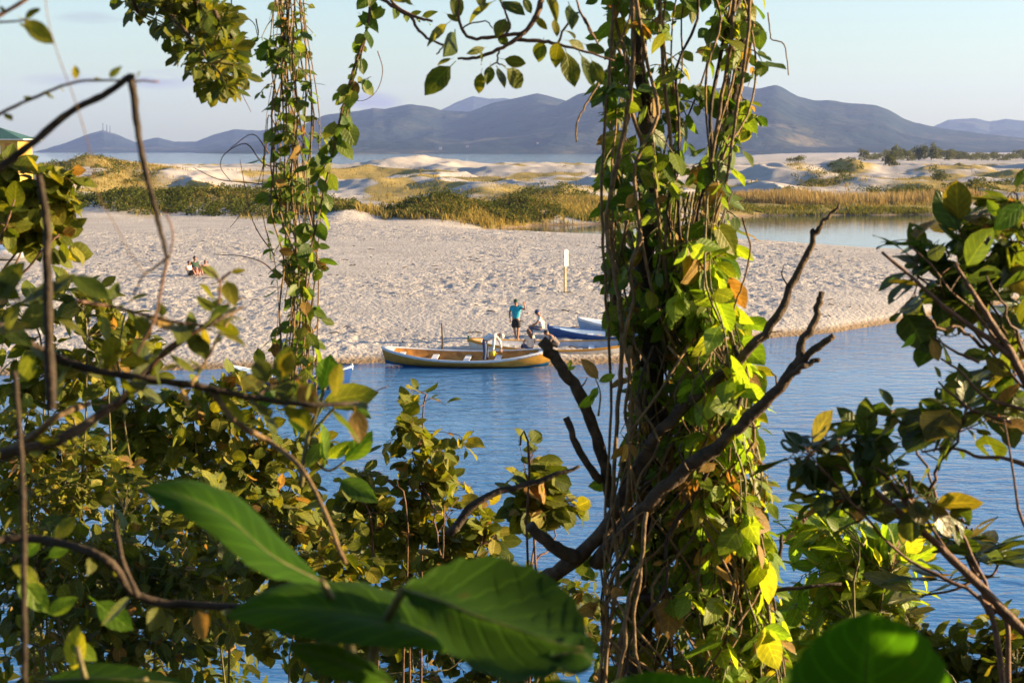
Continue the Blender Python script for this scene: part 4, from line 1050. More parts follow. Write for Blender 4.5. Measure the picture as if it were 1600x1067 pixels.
# ------------------------------------------------------------------ the dead tree and its vines (right of centre)
def interp_prof(prof, y):
    ys = [p[0] for p in prof]
    return np.interp(y, ys, [p[1] for p in prof]), np.interp(y, ys, [p[2] for p in prof])
COLP = [(-150, 930, 1225), (0, 945, 1200), (100, 948, 1190), (200, 945, 1178), (300, 942, 1150), (400, 960, 1130), (470, 940, 1145), (550, 985, 1165), (650, 985, 1172), (750, 962, 1195), (850, 940, 1200), (950, 935, 1212), (1067, 930, 1235), (1300, 925, 1250)]
def dead_tree():
    D = 5.0; b = ground_at(1010, D)
    pl = Plant('dead_tree', 'bare broken tree hung with vines, its forked dry limbs reaching right', 'tree', b)
    q = lambda px, py, d=D: P(px, py, d + (.08 if d < 4.9 else 0))
    pl.stem([b, q(1000, 1000), q(1012, 800), q(1022, 600), q(1005, 430), q(1015, 250), q(1000, 100), q(1010, -60), q(1005, -260)], .042, .015, M['barkd'], 'trunk', 10, .004)
    pl.stem([q(1020, 900, 5.1), q(1080, 700, 5.1), q(1092, 480, 5.1), q(1120, 300, 5.1), q(1150, 120, 5.1), q(1180, -60, 5.1), q(1190, -220, 5.1)], .026, .009, M['barkd'], 'branch', 8, .004)
    pl.stem([q(850, 905, 4.85), q(900, 872, 4.8), q(955, 812, 4.72), q(1010, 705, 4.65), q(1075, 630, 4.6), q(1150, 565, 4.55), q(1205, 510, 4.5), q(1243, 435, 4.5), q(1272, 370, 4.5), q(1290, 345, 4.5), q(1311, 320, 4.5)], .024, .004, M['bark'], 'branch', 9, .003)
    for pts, r_ in (([(1180, 535), (1200, 520), (1222, 518)], .003), ([(1105, 602), (1090, 570), (1096, 548)], .003), ([(1235, 452), (1222, 432), (1224, 415)], .0025), ([(1160, 660), (1178, 668), (1190, 664)], .004), ([(1075, 735), (1062, 705), (1066, 690)], .004), ([(1215, 610), (1212, 590), (1204, 580)], .003), ([(900, 610), (912, 600), (918, 590)], .003)):
        pl.stem([q(x, y, 4.5 if x > 1000 else 4.7) for x, y in pts], r_, r_ * .5, M['bark'], 'branch', 6, .0008)
    pl.stem([q(1272, 372, 4.5), q(1268, 362, 4.5), q(1272, 358, 4.5)], .006, .004, M['bark'], 'branch', 6)
    pl.stem([q(930, 880, 4.8), q(1000, 800, 4.6), q(1060, 742, 4.55), q(1130, 690, 4.5), q(1195, 630, 4.45), q(1240, 575, 4.42), q(1252, 540, 4.42), q(1275, 490, 4.42), q(1284, 456, 4.42)], .023, .008, M['bark'], 'branch', 9, .003)
    pl.stem([q(1238, 578, 4.42), q(1270, 548, 4.4), q(1303, 524, 4.38)], .011, .009, M['bark'], 'branch', 8, .0015)
    pl.stem([q(1225, 596, 4.42), q(1250, 575, 4.4), q(1268, 565, 4.4), q(1281, 561, 4.4)], .010, .006, M['bark'], 'branch', 7, .0015)
    pl.stem([q(955, 790, 4.8), q(945, 730, 4.75), q(922, 655, 4.72), q(895, 600, 4.7), q(868, 562, 4.7), q(846, 532, 4.7)], .016, .018, M['bark'], 'branch', 9, .002)
    pl.stem([q(940, 752, 4.75), q(906, 705, 4.72), q(884, 652, 4.72)], .012, .009, M['bark'], 'branch', 8, .002)
    pl.stem([q(900, 872, 4.78), q(862, 850, 4.75), q(828, 820, 4.72)], .022, .015, M['bark'], 'branch', 9, .002)
    pl.stem([q(870, 890, 4.85), q(700, 835, 4.3), q(760, 775, 4.3), q(860, 745, 4.3), q(905, 728, 4.3)][1:], .012, .004, M['barkd'], 'branch', 7, .002)
    pl.stem([q(1010, 930, 4.9), q(1100, 938, 4.8), q(1180, 925, 4.75), q(1215, 880, 4.75), q(1222, 835, 4.75)], .010, .005, M['barkd'], 'branch', 7, .002)
    pl.stem([q(1000, 935, 4.9), q(1100, 930, 4.8), q(1230, 920, 4.75), q(1315, 912, 4.75)], .010, .004, M['barkd'], 'branch', 7, .002)
    pl.finish()
dead_tree()
def strand(pl, xs, ys, D, r, mat, name='stem', wig=7):
    pts = [P(x + rnd.uniform(-wig, wig), y, D + rnd.uniform(-.05, .05)) for x, y in zip(xs, ys)]
    return pl.stem(pts, r, r * rnd.uniform(.6, .95), mat, name, 5, 0, 3)
def column_vine(name, label, prof, y0, y1, nst, nleaf, lpx, kinds, matk, D, dd, rmin, rmax, bias=None, stemmat='stem', hang=.9, group=None, sway=.12, cluster=5):
    b = ground_at((prof[-1][1] + prof[-1][2]) / 2, D)
    pl = Plant(name, label, 'vine', b, group); pl.twmat = M['stemg']
    curves = []
    for k in range(nst):
        u = (k + rnd.random()) / nst
        if bias is not None: u = bias(u)
        ys = list(np.arange(y0, y1 + 1, 75)); xs = []; uu = u
        for y in ys:
            l, r_ = interp_prof(prof, y); uu = min(1.0, max(0.0, uu + rnd.uniform(-sway, sway))); xs.append(l + (r_ - l) * (.04 + .92 * uu))
        d = D + rnd.uniform(-dd, dd)
        curves.append(strand(pl, xs, ys, d, rnd.uniform(rmin, rmax) * (1.8 if rnd.random() < .12 else 1), M[stemmat] if rnd.random() < .75 else M['barkd']))
    # shoots off the strands carrying the leaves
    n = 0
    while n < nleaf:
        c = rnd.choice(curves); i = rnd.randrange(2, len(c) - 2); st = c[i]
        side = Vector((rnd.gauss(0, 1), rnd.gauss(0, .8), rnd.uniform(-.9, .5))).normalized()
        ln = px2m(rnd.uniform(12, 48), D)
        end = st + side * ln + Vector((0, 0, -.35 * ln))
        q = proj(end); l, r_ = interp_prof(prof, q[1])
        if not (l - 14 < q[0] < r_ + 14): continue
        tc_ = pl.twig([st, st.lerp(end, .5) + Vector((0, 0, .1 * ln)), end], .0022, .0012, 3)
        k = rnd.randint(2, cluster)
        for _ in range(k):
            if rnd.random() < .06: mk_ = 'dry'
            else: mk_ = matk
            p = tc_[rnd.randrange(len(tc_))]
            d = Vector((rnd.gauss(0, .8), rnd.gauss(0, .8), -hang * rnd.uniform(.3, 1.5)))
            nrm = Vector((.6, -.35, .4)) + rv(.6)
            pl.leaf(p, d, nrm, px2m(lpx * rnd.choice((.45, .6, .8, .95, 1.1, 1.35)), D), rnd.choice(kinds), mk_)
        n += k
    pl.finish()
    return pl
column_vine('climbing_vine', 'heart leaved vine hanging in strands on the upper part of the bare tree', COLP, -120, 620, 28, 1250, 29, ['heart', 'heart', 'oval', 'point'], 'vine', 4.95, .22, .0016, .0045, lambda u: u * .6 if u < .5 else .56 + (u - .5) * .88, sway=.13, cluster=6)
column_vine('climbing_vine', 'lime green vine with drooping pointed leaves down the sunny right side of the bare tree', COLP, 300, 1150, 20, 1300, 43, ['point', 'point', 'heart'], 'lime', 4.85, .2, .002, .004, lambda u: .55 + .45 * u, stemmat='stemg', sway=.06)
column_vine('climbing_vine', 'dense dark leaved vine wrapped round the lower trunk of the bare tree', COLP, 345, 1180, 26, 2600, 28, ['heart', 'oval', 'point'], 'vine', 5.05, .22, .003, .007, lambda u: .12 + u * .75, sway=.17)
column_vine('dry_vine', 'tangle of dry brown vine stems and withered leaves at the foot of the bare tree', COLP, 540, 1180, 60, 260, 28, ['oval', 'point'], 'dry', 4.9, .25, .002, .0045, stemmat='stem', sway=.35)
def loose_strands():
    b = ground_at(968, 4.8); pl = Plant('bare_vine', 'smooth tan bare vine stems looping down the left side of the bare tree', 'vine', b)
    q = lambda pts, d: [P(x, y, d) for x, y in pts]
    for pts, d, r in (([(985, -60), (990, 60), (985, 140), (972, 220), (955, 300), (948, 360), (960, 430), (972, 520), (968, 600), (962, 700), (958, 800), (965, 900), (950, 1000), (940, 1120)], 4.75, .0075),
                      ([(1003, 370), (985, 420), (990, 470), (975, 530), (985, 580), (978, 640), (985, 720), (970, 850)], 4.72, .006),
                      ([(960, -40), (955, 80), (945, 200), (940, 330), (948, 470), (955, 640), (945, 820), (950, 1000)], 4.8, .005),
                      ([(1150, -40), (1140, 80), (1120, 200), (1100, 330), (1092, 450)], 4.8, .006), ([(1175, -40), (1168, 60), (1150, 180), (1135, 280), (1110, 380), (1095, 520)], 4.75, .005),
                      ([(1030, -50), (1035, 100), (1050, 250), (1040, 400), (1052, 520)], 4.8, .006), ([(1200, 20), (1205, 60), (1225, 70), (1232, 118)], 4.8, .0022),
                      ([(935, 130), (918, 160), (902, 190), (901, 222)], 4.6, .003), ([(1160, 340), (1172, 390), (1165, 430), (1150, 470), (1142, 500)], 4.7, .003),
                      ([(1000, 880), (980, 950), (975, 1010), (955, 1100)], 4.6, .007), ([(1010, 800), (1000, 900), (990, 980), (1005, 1080)], 4.6, .006)):
        pl.stem(q(pts, d), r, r * .8, M['stem'], 'stem', 7, .0012, 5)
    pl.finish()
loose_strands()

# ------------------------------------------------------------------ left vines
LP = [(-150, 400, 480), (0, 402, 482), (60, 398, 482), (130, 392, 492), (200, 388, 500), (260, 385, 505), (330, 400, 500), (400, 422, 500), (480, 430, 494), (570, 430, 490), (640, 425, 490), (900, 420, 500)]
column_vine('hanging_vine', 'slender leafy vine hanging straight down in many strands left of centre', LP, -120, 660, 22, 620, 22, ['heart', 'oval', 'point'], 'vine', 5.4, .12, .0012, .0034, lambda u: .3 + .5 * u, sway=.14, cluster=5, hang=.5)
def left_extras():
    D = 5.3; b = ground_at(500, D)
    pl = Plant('twining_vine', 'thin twining vine with heart shaped leaves slanting down beside the left hanging vine', 'vine', b); pl.twmat = M['redstem']
    q = lambda pts, d=D: [P(x, y, d) for x, y in pts]
    cs = []
    for pts, r in (([(592, -60), (580, 0), (572, 50), (552, 110), (535, 170), (522, 230), (508, 290), (495, 350), (480, 420), (478, 500), (472, 560)], .005), ([(572, 60), (560, 100), (548, 140), (540, 185), (520, 215), (500, 240), (480, 262)], .0028),
                   ([(590, 80), (598, 110), (590, 140), (572, 156), (552, 158)], .0016), ([(540, 150), (560, 130), (580, 120)], .0018), ([(600, -20), (615, 6), (640, 22), (674, 34)], .005), ([(520, 240), (500, 270), (470, 300)], .002)):
        cs.append(pl.stem(q(pts), r, r * .5, M['redstem'], 'stem', 6, 0, 5))
    for c, n in ((cs[0], 60), (cs[1], 20), (cs[3], 8), (cs[4], 10), (cs[5], 8)):
        pl.along(c, n, px2m(27, D), ['heart', 'oval', 'point'], 'vine', .9, .9, .02, Vector((.2, -.6, 0)), .4)
    for bx, by, tx, ty, w_ in ((538, 190, 556, 222, 1.1), (528, 220, 548, 246, 1.0), (600, 10, 585, 30, .9), (560, 20, 590, 44, .8)):
        a, t = P(bx, by, D), P(tx, ty, D); pl.leaf(a, t - a, Vector((.3, -1, .3)) + rv(.2), (t - a).length, 'heart', 'vine', w_)
    pl.finish()
    # thin bare twigs left of the vine
    pl = Plant('bare_twig', 'fine bare twigs curling out to the left of the hanging vine', 'twig', ground_at(420, 5.45))
    for pts in ([(440, 262), (410, 255), (385, 225), (352, 240), (345, 262), (362, 285)], [(430, 290), (380, 285), (340, 280), (302, 262)], [(425, 310), (390, 322), (360, 355)], [(430, 400), (395, 345), (375, 250)], [(432, 430), (410, 410), (375, 400), (338, 398)],
                [(420, 240), (395, 210), (360, 232)], [(400, 30), (402, 60), (375, 90), (372, 130), (392, 175)], [(361, -10), (365, 15), (395, 35), (402, 55)], [(440, 220), (420, 180), (415, 240), (400, 300)], [(445, 330), (412, 300), (392, 330)]):
        pl.stem([P(x, y, 5.45) for x, y in pts], .0024, .0010, M['redstem'], 'stem', 5, 0, 5)
    pl.finish()
left_extras()

# ------------------------------------------------------------------ overhanging branches at the top
def top_left_branch():
    D = 4.6; b = P(240, -260, D)
    pl = Plant('tree_branch', 'dense overhanging branch of small oblong glossy leaves at top left', 'tree branch', b); pl.twmat = M['stemg']
    mains = []
    for pts in ([(240, -260), (235, -90), (250, 0), (290, 50), (330, 100)], [(240, -200), (290, -60), (330, 10), (362, 60)], [(225, -150), (205, -40), (215, 20)], [(250, -120), (300, -20), (320, 60), (340, 122)]):
        mains.append(pl.stem([P(x, y, D + rnd.uniform(-.1, .1)) for x, y in pts], .012, .004, M['bark'], 'branch', 7, .002))
    for cx, cy, rx, ry, n in ((250, 5, 62, 26, 26), (305, 35, 55, 40, 34), (330, 85, 42, 38, 26), (345, 112, 26, 20, 9), (280, -60, 110, 50, 24)):
        for k in range(n):
            a = rnd.uniform(0, 6.28); rr = math.sqrt(rnd.random()); e = P(cx + rx * rr * math.cos(a), cy + ry * rr * math.sin(a), D + rnd.gauss(0, .12))
            c = min((p for m in mains for p in m), key=lambda p: (p - e).length + rnd.random() * .05)
            t = pl.twig([c, c.lerp(e, .5) + rv(.01), e], .0025, .0015, 3)
            for j in range(rnd.randint(4, 7)):
                td = (e - c).normalized() if (e - c).length > .01 else Vector((0, 0, -1))
                pl.leaf(e + rv(.006), td * .6 + rv(.75) + Vector((.15, 0, -.25)), rv(.6) + Vector((0, -.3, .6)), px2m(rnd.uniform(24, 38), D), 'obovate', 'olive', .95)
    pl.finish()
top_left_branch()
def top_centre_branch():
    D = 4.0; b = P(860, -160, D)
    pl = Plant('tree_branch', 'overhanging branch with large single oval leaves against the sky at top centre', 'tree branch', b); pl.twmat = M['redstem']
    q = lambda pts: [P(x, y, D) for x, y in pts]
    for pts, r0, r1 in (([(862, -160), (852, -40), (845, 5), (832, 35), (815, 55), (785, 75), (745, 90), (715, 92)], .009, .003), ([(818, 52), (780, 57), (738, 60), (722, 45), (716, 18), (722, -30)], .005, .003), ([(808, 62), (850, 66), (880, 72), (925, 84), (960, 95)], .005, .002),
                        ([(640, 24), (655, 48), (676, 64), (710, 74)], .004, .0025), ([(570, -20), (605, 5), (640, 24), (676, 34)], .005, .003), ([(788, 55), (797, 40), (785, 10), (778, -10)], .003, .002), ([(780, 78), (777, 98), (790, 104)], .0025, .0015), ([(777, 98), (766, 104)], .002, .0015), ([(870, 70), (885, 40), (905, 20), (930, 60)], .003, .002),
                        ([(890, -40), (905, 15), (920, 45), (935, 70)], .003, .002), ([(722, 45), (735, 38), (758, 34), (770, 45)], .002, .0015), ([(682, 85), (690, 75), (698, 66)], .002, .0015)):
        pl.stem(q(pts), r0, r1, M['redstem'], 'twig', 7, .001, 5)
    for bx, by, tx, ty, w_ in ((704, 104, 660, 146, 36), (698, 38, 665, 70, 25), (712, 52, 703, 87, 30), (790, 30, 777, 58, 24), (778, 55, 795, 70, 15), (752, 114, 745, 146, 18), (766, 103, 763, 133, 18), (778, 106, 786, 139, 14), (792, 108, 823, 140, 27), (788, 93, 822, 102, 20), (750, 82, 758, 101, 17), (757, 75, 732, 84, 12),
                               (848, 65, 838, 97, 25), (872, 68, 868, 98, 25), (885, 82, 895, 136, 32), (908, 86, 928, 138, 19), (888, 64, 917, 76, 15), (880, 48, 902, 54, 17), (855, -10, 873, 32, 17), (835, 26, 857, 47, 12), (890, 8, 893, 44, 20), (867, 30, 868, 58, 14), (712, -14, 713, 32, 23), (768, 4, 728, 37, 18), (698, 22, 716, 36, 11), (785, 2, 818, 24, 22), (818, -4, 832, 22, 14),
                               (705, 92, 682, 102, 9), (645, 8, 630, 2, 9), (915, 70, 945, 86, 20), (600, -14, 640, 4, 18), (740, -20, 760, 8, 18), (800, -26, 780, 4, 18), (925, 95, 942, 130, 22)):
        a, t = P(bx, by, D + rnd.uniform(-.06, .06)), P(tx, ty, D + rnd.uniform(-.06, .06))
        ln = (t - a).length
        pl.leaves.append((frame(a, t - a, Vector((.25, -1, .35)) + rv(.30), (px2m(w_, D) / .60, ln)), 'oval', 'dark' if rnd.random() < .0 else 'olive', ln))
    pl.finish()
top_centre_branch()

# ------------------------------------------------------------------ near twigs at left (out of focus)
def near_twigs():
    D = 1.9
    pl = Plant('broken_twig', 'dark snapped twig bent into an upside down V at upper left', 'twig', P(-120, 330, D))
    q = lambda pts, d=D: [P(x, y, d) for x, y in pts]
    pl.stem(q([(-120, 330), (-20, 275), (45, 228), (110, 175), (160, 150), (205, 118)]), .0050, .0035, M['barkd'], 'twig', 8, .0004)
    pl.stem(q([(205, 116), (211, 170), (222, 245), (236, 300), (250, 355), (261, 405)]), .0046, .0022, M['barkd'], 'twig', 8, .0004)
    pl.stem(q([(261, 405), (254, 440), (243, 495), (228, 525), (212, 556)]), .0022, .0018, M['redstem'], 'twig', 6, .0003)
    pl.stem(q([(262, 402), (240, 420), (224, 430), (208, 462)]), .0016, .001, M['barkd'], 'twig', 6)
    pl.stem(q([(258, 330), (270, 365), (264, 405)]), .0011, .001, M['redstem'], 'twig', 5)
    c = pl.stem(q([(-60, 205), (0, 178), (60, 150), (120, 128), (190, 126), (248, 128)]), .0022, .0010, M['redstem'], 'twig', 6, .0003)
    pl.along(c, 9, px2m(24, D), ['oval'], 'bush', .2, 1, .2)
    c = pl.stem(q([(-60, 60), (0, 24), (42, -2), (80, -40)]), .0028, .002, M['redstem'], 'twig', 6)
    c2 = pl.stem(q([(-40, 36), (20, 34), (42, 30)]), .0014, .001, M['redstem'], 'twig', 6)
    for bx, by, tx, ty in ((38, 32, 86, 68), (40, 30, 60, 8), (48, 22, 64, 16), (30, 36, 44, 46), (0, 10, 10, 22)):
        a, t = P(bx, by, D), P(tx, ty, D); pl.leaf(a - (t - a) * .2, t - a, Vector((.2, -1, .6)) + rv(.3), (t - a).length, 'oval', 'bush', .8)
    pl.stem(q([(68, -40), (75, 30), (92, 90), (118, 160), (140, 235), (152, 300), (180, 352), (205, 400), (230, 432)], 1.7), .0006, .0005, M['stem'], 'twig', 5)
    pl.finish()
    pl = Plant('upright_stem', 'thick dark upright stem standing close at far left', 'plant stem', P(78, 700, 2.0))
    pl.stem([P(80, 640, 2.0), P(76, 520, 2.0), P(74, 420, 2.0), P(72, 340, 2.0), P(60, 275, 2.0)], .0065, .0040, M['barkd'], 'stem', 8, .0004)
    pl.stem([P(22, 580, 1.8), P(32, 690, 1.8), P(36, 800, 1.8), P(38, 960, 1.8), P(40, 1200, 1.8)], .0030, .0034, M['barkd'], 'stem', 8, .0003)
    pl.finish()
near_twigs()
def bramble():
    D = 2.3
    pl = Plant('bramble', 'dark arching bramble branches crossing the left side in front of the bushes', 'bramble', P(-160, 640, D)); pl.twmat = M['redstem']
    q = lambda pts, d=D: [P(x, y, d + rnd.uniform(-.05, .05)) for x, y in pts]
    cs = []
    for pts, r0, r1, mt in (([(-160, 470), (-20, 502), (50, 540), (110, 568), (200, 588), (300, 602), (400, 622), (480, 632), (560, 630)], .0075, .003, 'barkd'), ([(-160, 760), (0, 712), (90, 688), (180, 632), (220, 600)], .008, .006, 'barkd'), ([(180, 632), (250, 560), (330, 505), (380, 480)], .0035, .002, 'bark'),
                            ([(220, 600), (260, 545), (320, 508), (340, 480), (345, 440), (360, 425)], .0028, .0016, 'redstem'), ([(330, 610), (370, 660), (420, 690), (480, 745), (540, 880)], .0042, .003, 'stem'), ([(-100, 720), (20, 700), (90, 650), (140, 630)], .0055, .004, 'stem'), ([(345, 440), (330, 425), (312, 415)], .002, .001, 'redstem'),
                            ([(120, 470), (180, 480), (260, 500), (330, 510)], .0025, .0018, 'redstem'), ([(300, 602), (318, 570), (345, 520), (365, 490)], .0022, .0014, 'stem'), ([(-60, 860), (40, 840), (160, 870), (215, 930), (300, 945), (420, 948)], .006, .0055, 'barkd'), ([(215, 930), (190, 870), (178, 800)], .004, .003, 'barkd'), ([(400, 622), (430, 600), (470, 590)], .0025, .0015, 'bark')):
        cs.append(pl.stem(q(pts), r0, r1, M[mt], 'branch', 8, .0005))
    for i, n, lp in ((0, 40, 58), (2, 12, 48), (3, 14, 40), (7, 14, 46), (8, 8, 36), (1, 12, 54), (11, 8, 46), (9, 8, 56)):
        pl.along(cs[i], n, px2m(lp, D), ['oval', 'point', 'oval'], 'bush' if i in (3, 8) else 'olive', .15, 1.0, .1, None, .9)
    for bx, by, tx, ty, w_ in ((-10, 470, 40, 410, .9), (20, 480, 100, 430, .8), (60, 470, 120, 430, .8), (-10, 440, 30, 470, .9), (30, 470, 10, 520, .9), (90, 500, 140, 520, .8), (20, 420, 70, 470, .9), (-20, 520, 50, 500, .8), (110, 430, 170, 470, .8)):
        a, t = P(bx, by, 2.1), P(tx, ty, 2.1); pl.leaf(a - (t - a) * .18, t - a, Vector((.2, -.5, 1)) + rv(.35), (t - a).length, 'oval', 'olive', w_)
    pl.finish()
bramble()

# ------------------------------------------------------------------ shrubs
F = Vector((.25, -.35, 0))
bush('left_bush', 'sunlit bush with cupped rounded leaves below the green roofed house', 4.4, 60, [(22, 268, 50, 26), (88, 302, 52, 42), (60, 335, 60, 40), (95, 375, 36, 44), (20, 320, 40, 40)], 62, 6, 34, ['heart', 'round', 'oval'], 'bush', 'shrub', stemmat='redstem', facing=F, base=P(-160, 640, 4.4))
bush('sprawling_bush', 'low sprawling bush along the top of the left thicket under the bramble', 5.6, 150, [(40, 500, 90, 60), (180, 560, 90, 45), (130, 480, 70, 40), (200, 500, 40, 45), (60, 600, 90, 60)], 80, 6, 32, ['oval', 'heart', 'point'], 'bush', group=None, facing=F)
bush('thicket_bush', 'olive bush with small cupped leaves in front of the water, centre left', 6.2, 330, [(300, 650, 100, 55), (400, 640, 80, 70), (260, 720, 110, 60), (400, 740, 100, 80), (200, 640, 70, 40), (480, 690, 40, 70)], 190, 6, 25, ['round', 'heart', 'oval'], 'bush', facing=F)
bush('thicket_bush', 'yellowish bush at the left edge above the lower thicket', 5.4, 60, [(40, 690, 100, 60), (130, 740, 90, 70), (30, 790, 90, 80), (180, 810, 80, 70)], 160, 6, 24, ['oval', 'round', 'point'], 'bush', facing=F)
bush('thicket_bush', 'shadowed bush filling the lower left corner', 5.0, 130, [(60, 900, 130, 80), (200, 900, 110, 80), (90, 1010, 140, 80), (260, 1000, 120, 80), (330, 900, 80, 70)], 200, 6, 28, ['oval', 'point', 'heart'], 'olive')
bush('thicket_bush', 'dark bush behind the large tongue shaped leaf', 5.6, 420, [(330, 830, 90, 70), (430, 840, 90, 80), (520, 900, 90, 70), (460, 960, 120, 80), (600, 960, 90, 70)], 190, 6, 26, ['oval', 'heart', 'round'], 'bush')
bush('thicket_bush', 'dim bush behind the others low at left, close above the river', 8.2, 200, [(80, 720, 110, 60), (230, 700, 110, 60), (360, 790, 110, 70), (160, 840, 160, 80), (60, 900, 110, 80), (320, 900, 140, 80), (200, 1010, 220, 90)], 520, 7, 21, ['oval', 'round', 'heart'], 'olive', facing=F, twlen=.5)  # olive leaves, picked darker to deepen the shade in the thicket
bush('thicket_bush', 'dim bush low in the middle behind the broad leaves', 7.6, 620, [(500, 860, 100, 80), (640, 900, 110, 80), (760, 930, 90, 70), (560, 990, 160, 80), (760, 1020, 140, 80), (880, 970, 80, 90)], 480, 7, 22, ['oval', 'round', 'heart'], 'olive', facing=F)  # same olive leaves, again darker in place of deep shade
bush('spire_bush', 'golden lit bush with round cupped leaves rising to a spire against the water', 6.4, 660, [(662, 632, 36, 30), (650, 690, 56, 40), (700, 730, 62, 50), (630, 760, 80, 50), (700, 800, 90, 50), (620, 840, 90, 50), (740, 860, 70, 50), (560, 780, 40, 60)], 165, 6, 26, ['round', 'heart', 'oval'], 'bush', stemmat='redstem', facing=F)
bush('small_bush', 'small grey green bush just left of the bare tree above the stub', 5.4, 850, [(815, 700, 30, 24), (840, 740, 42, 40), (870, 790, 50, 40), (830, 790, 34, 30)], 42, 5, 36, ['round', 'oval'], 'bush', stemmat='redstem', facing=F)
bush('glossy_shrub', 'dark glossy broad leaved shrub at the right edge, upper boughs', 3.6, 1640, [(1420, 390, 62, 34), (1500, 385, 75, 36), (1570, 360, 50, 44), (1440, 440, 62, 34), (1530, 440, 78, 44), (1590, 500, 50, 60), (1440, 500, 56, 26), (1585, 310, 26, 34), (1570, 600, 40, 44)], 62, 4, 60, ['oval', 'round', 'oval'], 'dark', stemmat='redstem', droop=.3, zdep=1.1, srad=.006, up=1.3, base=P(1760, 720, 3.6), facing=Vector((-.2, -.2, 0)))
bush('glossy_shrub', 'dark glossy broad leaved shrub at right, lower bough leaning out over the water', 3.5, 1640, [(1275, 715, 55, 18), (1350, 692, 66, 16), (1430, 668, 60, 18), (1320, 772, 66, 18), (1430, 790, 60, 20), (1500, 640, 56, 18), (1570, 660, 42, 24)], 50, 4, 60, ['oval', 'round', 'oval'], 'dark', stemmat='redstem', droop=.3, zdep=1.1, srad=.006, up=1.3, base=P(1660, 1040, 3.5), facing=Vector((-.2, -.2, 0)))
def right_boughs():
    D = 3.45; pl = Plant('leaning_bough', 'straight brown bough leaning in from the lower right corner', 'branch', P(1720, 1110, D))
    q = lambda pts, d=D: [P(x, y, d) for x, y in pts]
    for pts, r0, r1 in (([(1720, 1110), (1605, 992), (1520, 905), (1450, 838), (1400, 795), (1340, 745), (1300, 722)], .011, .004), ([(1440, 830), (1425, 790), (1420, 735)], .005, .003), ([(1450, 838), (1405, 770), (1378, 738), (1360, 730)], .005, .003), ([(1680, 760), (1590, 570), (1545, 498), (1519, 456), (1492, 412)], .010, .004), ([(1588, 566), (1546, 530), (1495, 495), (1460, 466), (1432, 440), (1378, 394)], .007, .003), ([(1530, 566), (1490, 548), (1458, 526)], .0035, .002), ([(1600, 640), (1540, 620), (1500, 580), (1470, 560)], .004, .002),
                        ([(1580, 660), (1520, 640), (1480, 610), (1466, 596)], .004, .0018), ([(1610, 730), (1570, 715), (1530, 714), (1490, 700), (1440, 706)], .005, .002), ([(1545, 945), (1560, 1010), (1575, 1130)], .006, .006), ([(1530, 930), (1545, 960)], .004, .004)):
        pl.stem(q(pts), r0, r1, M['redstem'], 'branch', 8, .0006)
    for bx, by, tx, ty, k in ((1476, 596, 1498, 580, 'olive'), (1476, 600, 1505, 602, 'olive'), (1470, 590, 1460, 572, 'olive'), (1455, 530, 1470, 565, 'dry'), (1430, 520, 1412, 548, 'lime'), (1540, 560, 1580, 590, 'dark'), (1560, 340, 1545, 310, 'lime'), (1600, 320, 1548, 355, 'lime')):
        a, t = P(bx, by, D), P(tx, ty, D); pl.leaf(a - (t - a) * .18, t - a, Vector((.3, -1, .4)) + rv(.3), (t - a).length, 'oval', k, .9)
    pl.finish()
right_boughs()
bush('lime_bush', 'bright lime green bush with pointed leaves between the bare tree and the river', 5.6, 1300, [(1275, 830, 56, 36), (1350, 850, 66, 42), (1400, 900, 50, 40), (1300, 900, 76, 50), (1250, 980, 60, 60), (1350, 970, 80, 50)], 120, 6, 46, ['point', 'lance', 'point'], 'lime', droop=.3, facing=F)
bush('corner_bush', 'dark leafy bush in the bottom right corner', 5.2, 1560, [(1540, 1000, 70, 40), (1590, 1050, 70, 50), (1480, 1050, 60, 40), (1420, 1010, 60, 50)], 110, 6, 34, ['oval', 'point'], 'olive')
def whorl_plant():
    D = 4.4; b = ground_at(1560, D)
    pl = Plant('whorl_plant', 'dark plant with a whorl of long narrow leaves and berry heads at right', 'plant', b); pl.twmat = M['redstem']
    s = pl.stem([b, P(1575, 1067, D), P(1545, 950, D), P(1515, 880, D), P(1500, 850, D)], .009, .004, M['redstem'], 'stem', 7, .001)
    for (cx, cy, n, lp) in ((1525, 870, 20, 78), (1500, 845, 14, 62), (1560, 880, 10, 70), (1480, 905, 6, 90), (1440, 930, 3, 95)):
        c = P(cx, cy, D)
        pl.twig([s[-8], s[-8].lerp(c, .6) + rv(.01), c], .004, .003)
        for k in range(n):
            a = 6.283 * k / n + rnd.uniform(-.2, .2); d = Vector((math.cos(a), math.sin(a) * .7, rnd.uniform(.0, .6)))
            pl.leaf(c, d, Vector((0, -.2, 1)) + rv(.25), px2m(lp * rnd.uniform(.7, 1.1), D), 'lance', 'dark', 1.25)
    for (cx, cy, n) in ((1495, 820, 26), (1255, 806, 8), (1503, 838, 12)):
        m = MB(); c = P(cx, cy + 14, D)
        for k in range(n):
            e = P(cx + rnd.gauss(0, 9), cy + rnd.gauss(0, 6), D + rnd.gauss(0, .015)); m.tube([c, c.lerp(e, .6), e], .0008, 4); m.ball(e, .0042, 6, 4)
        m.build('berry_head', plain('berries', (.10, .035, .03), .5), pl.root, True, pl.base)
    pl.finish()
whorl_plant()
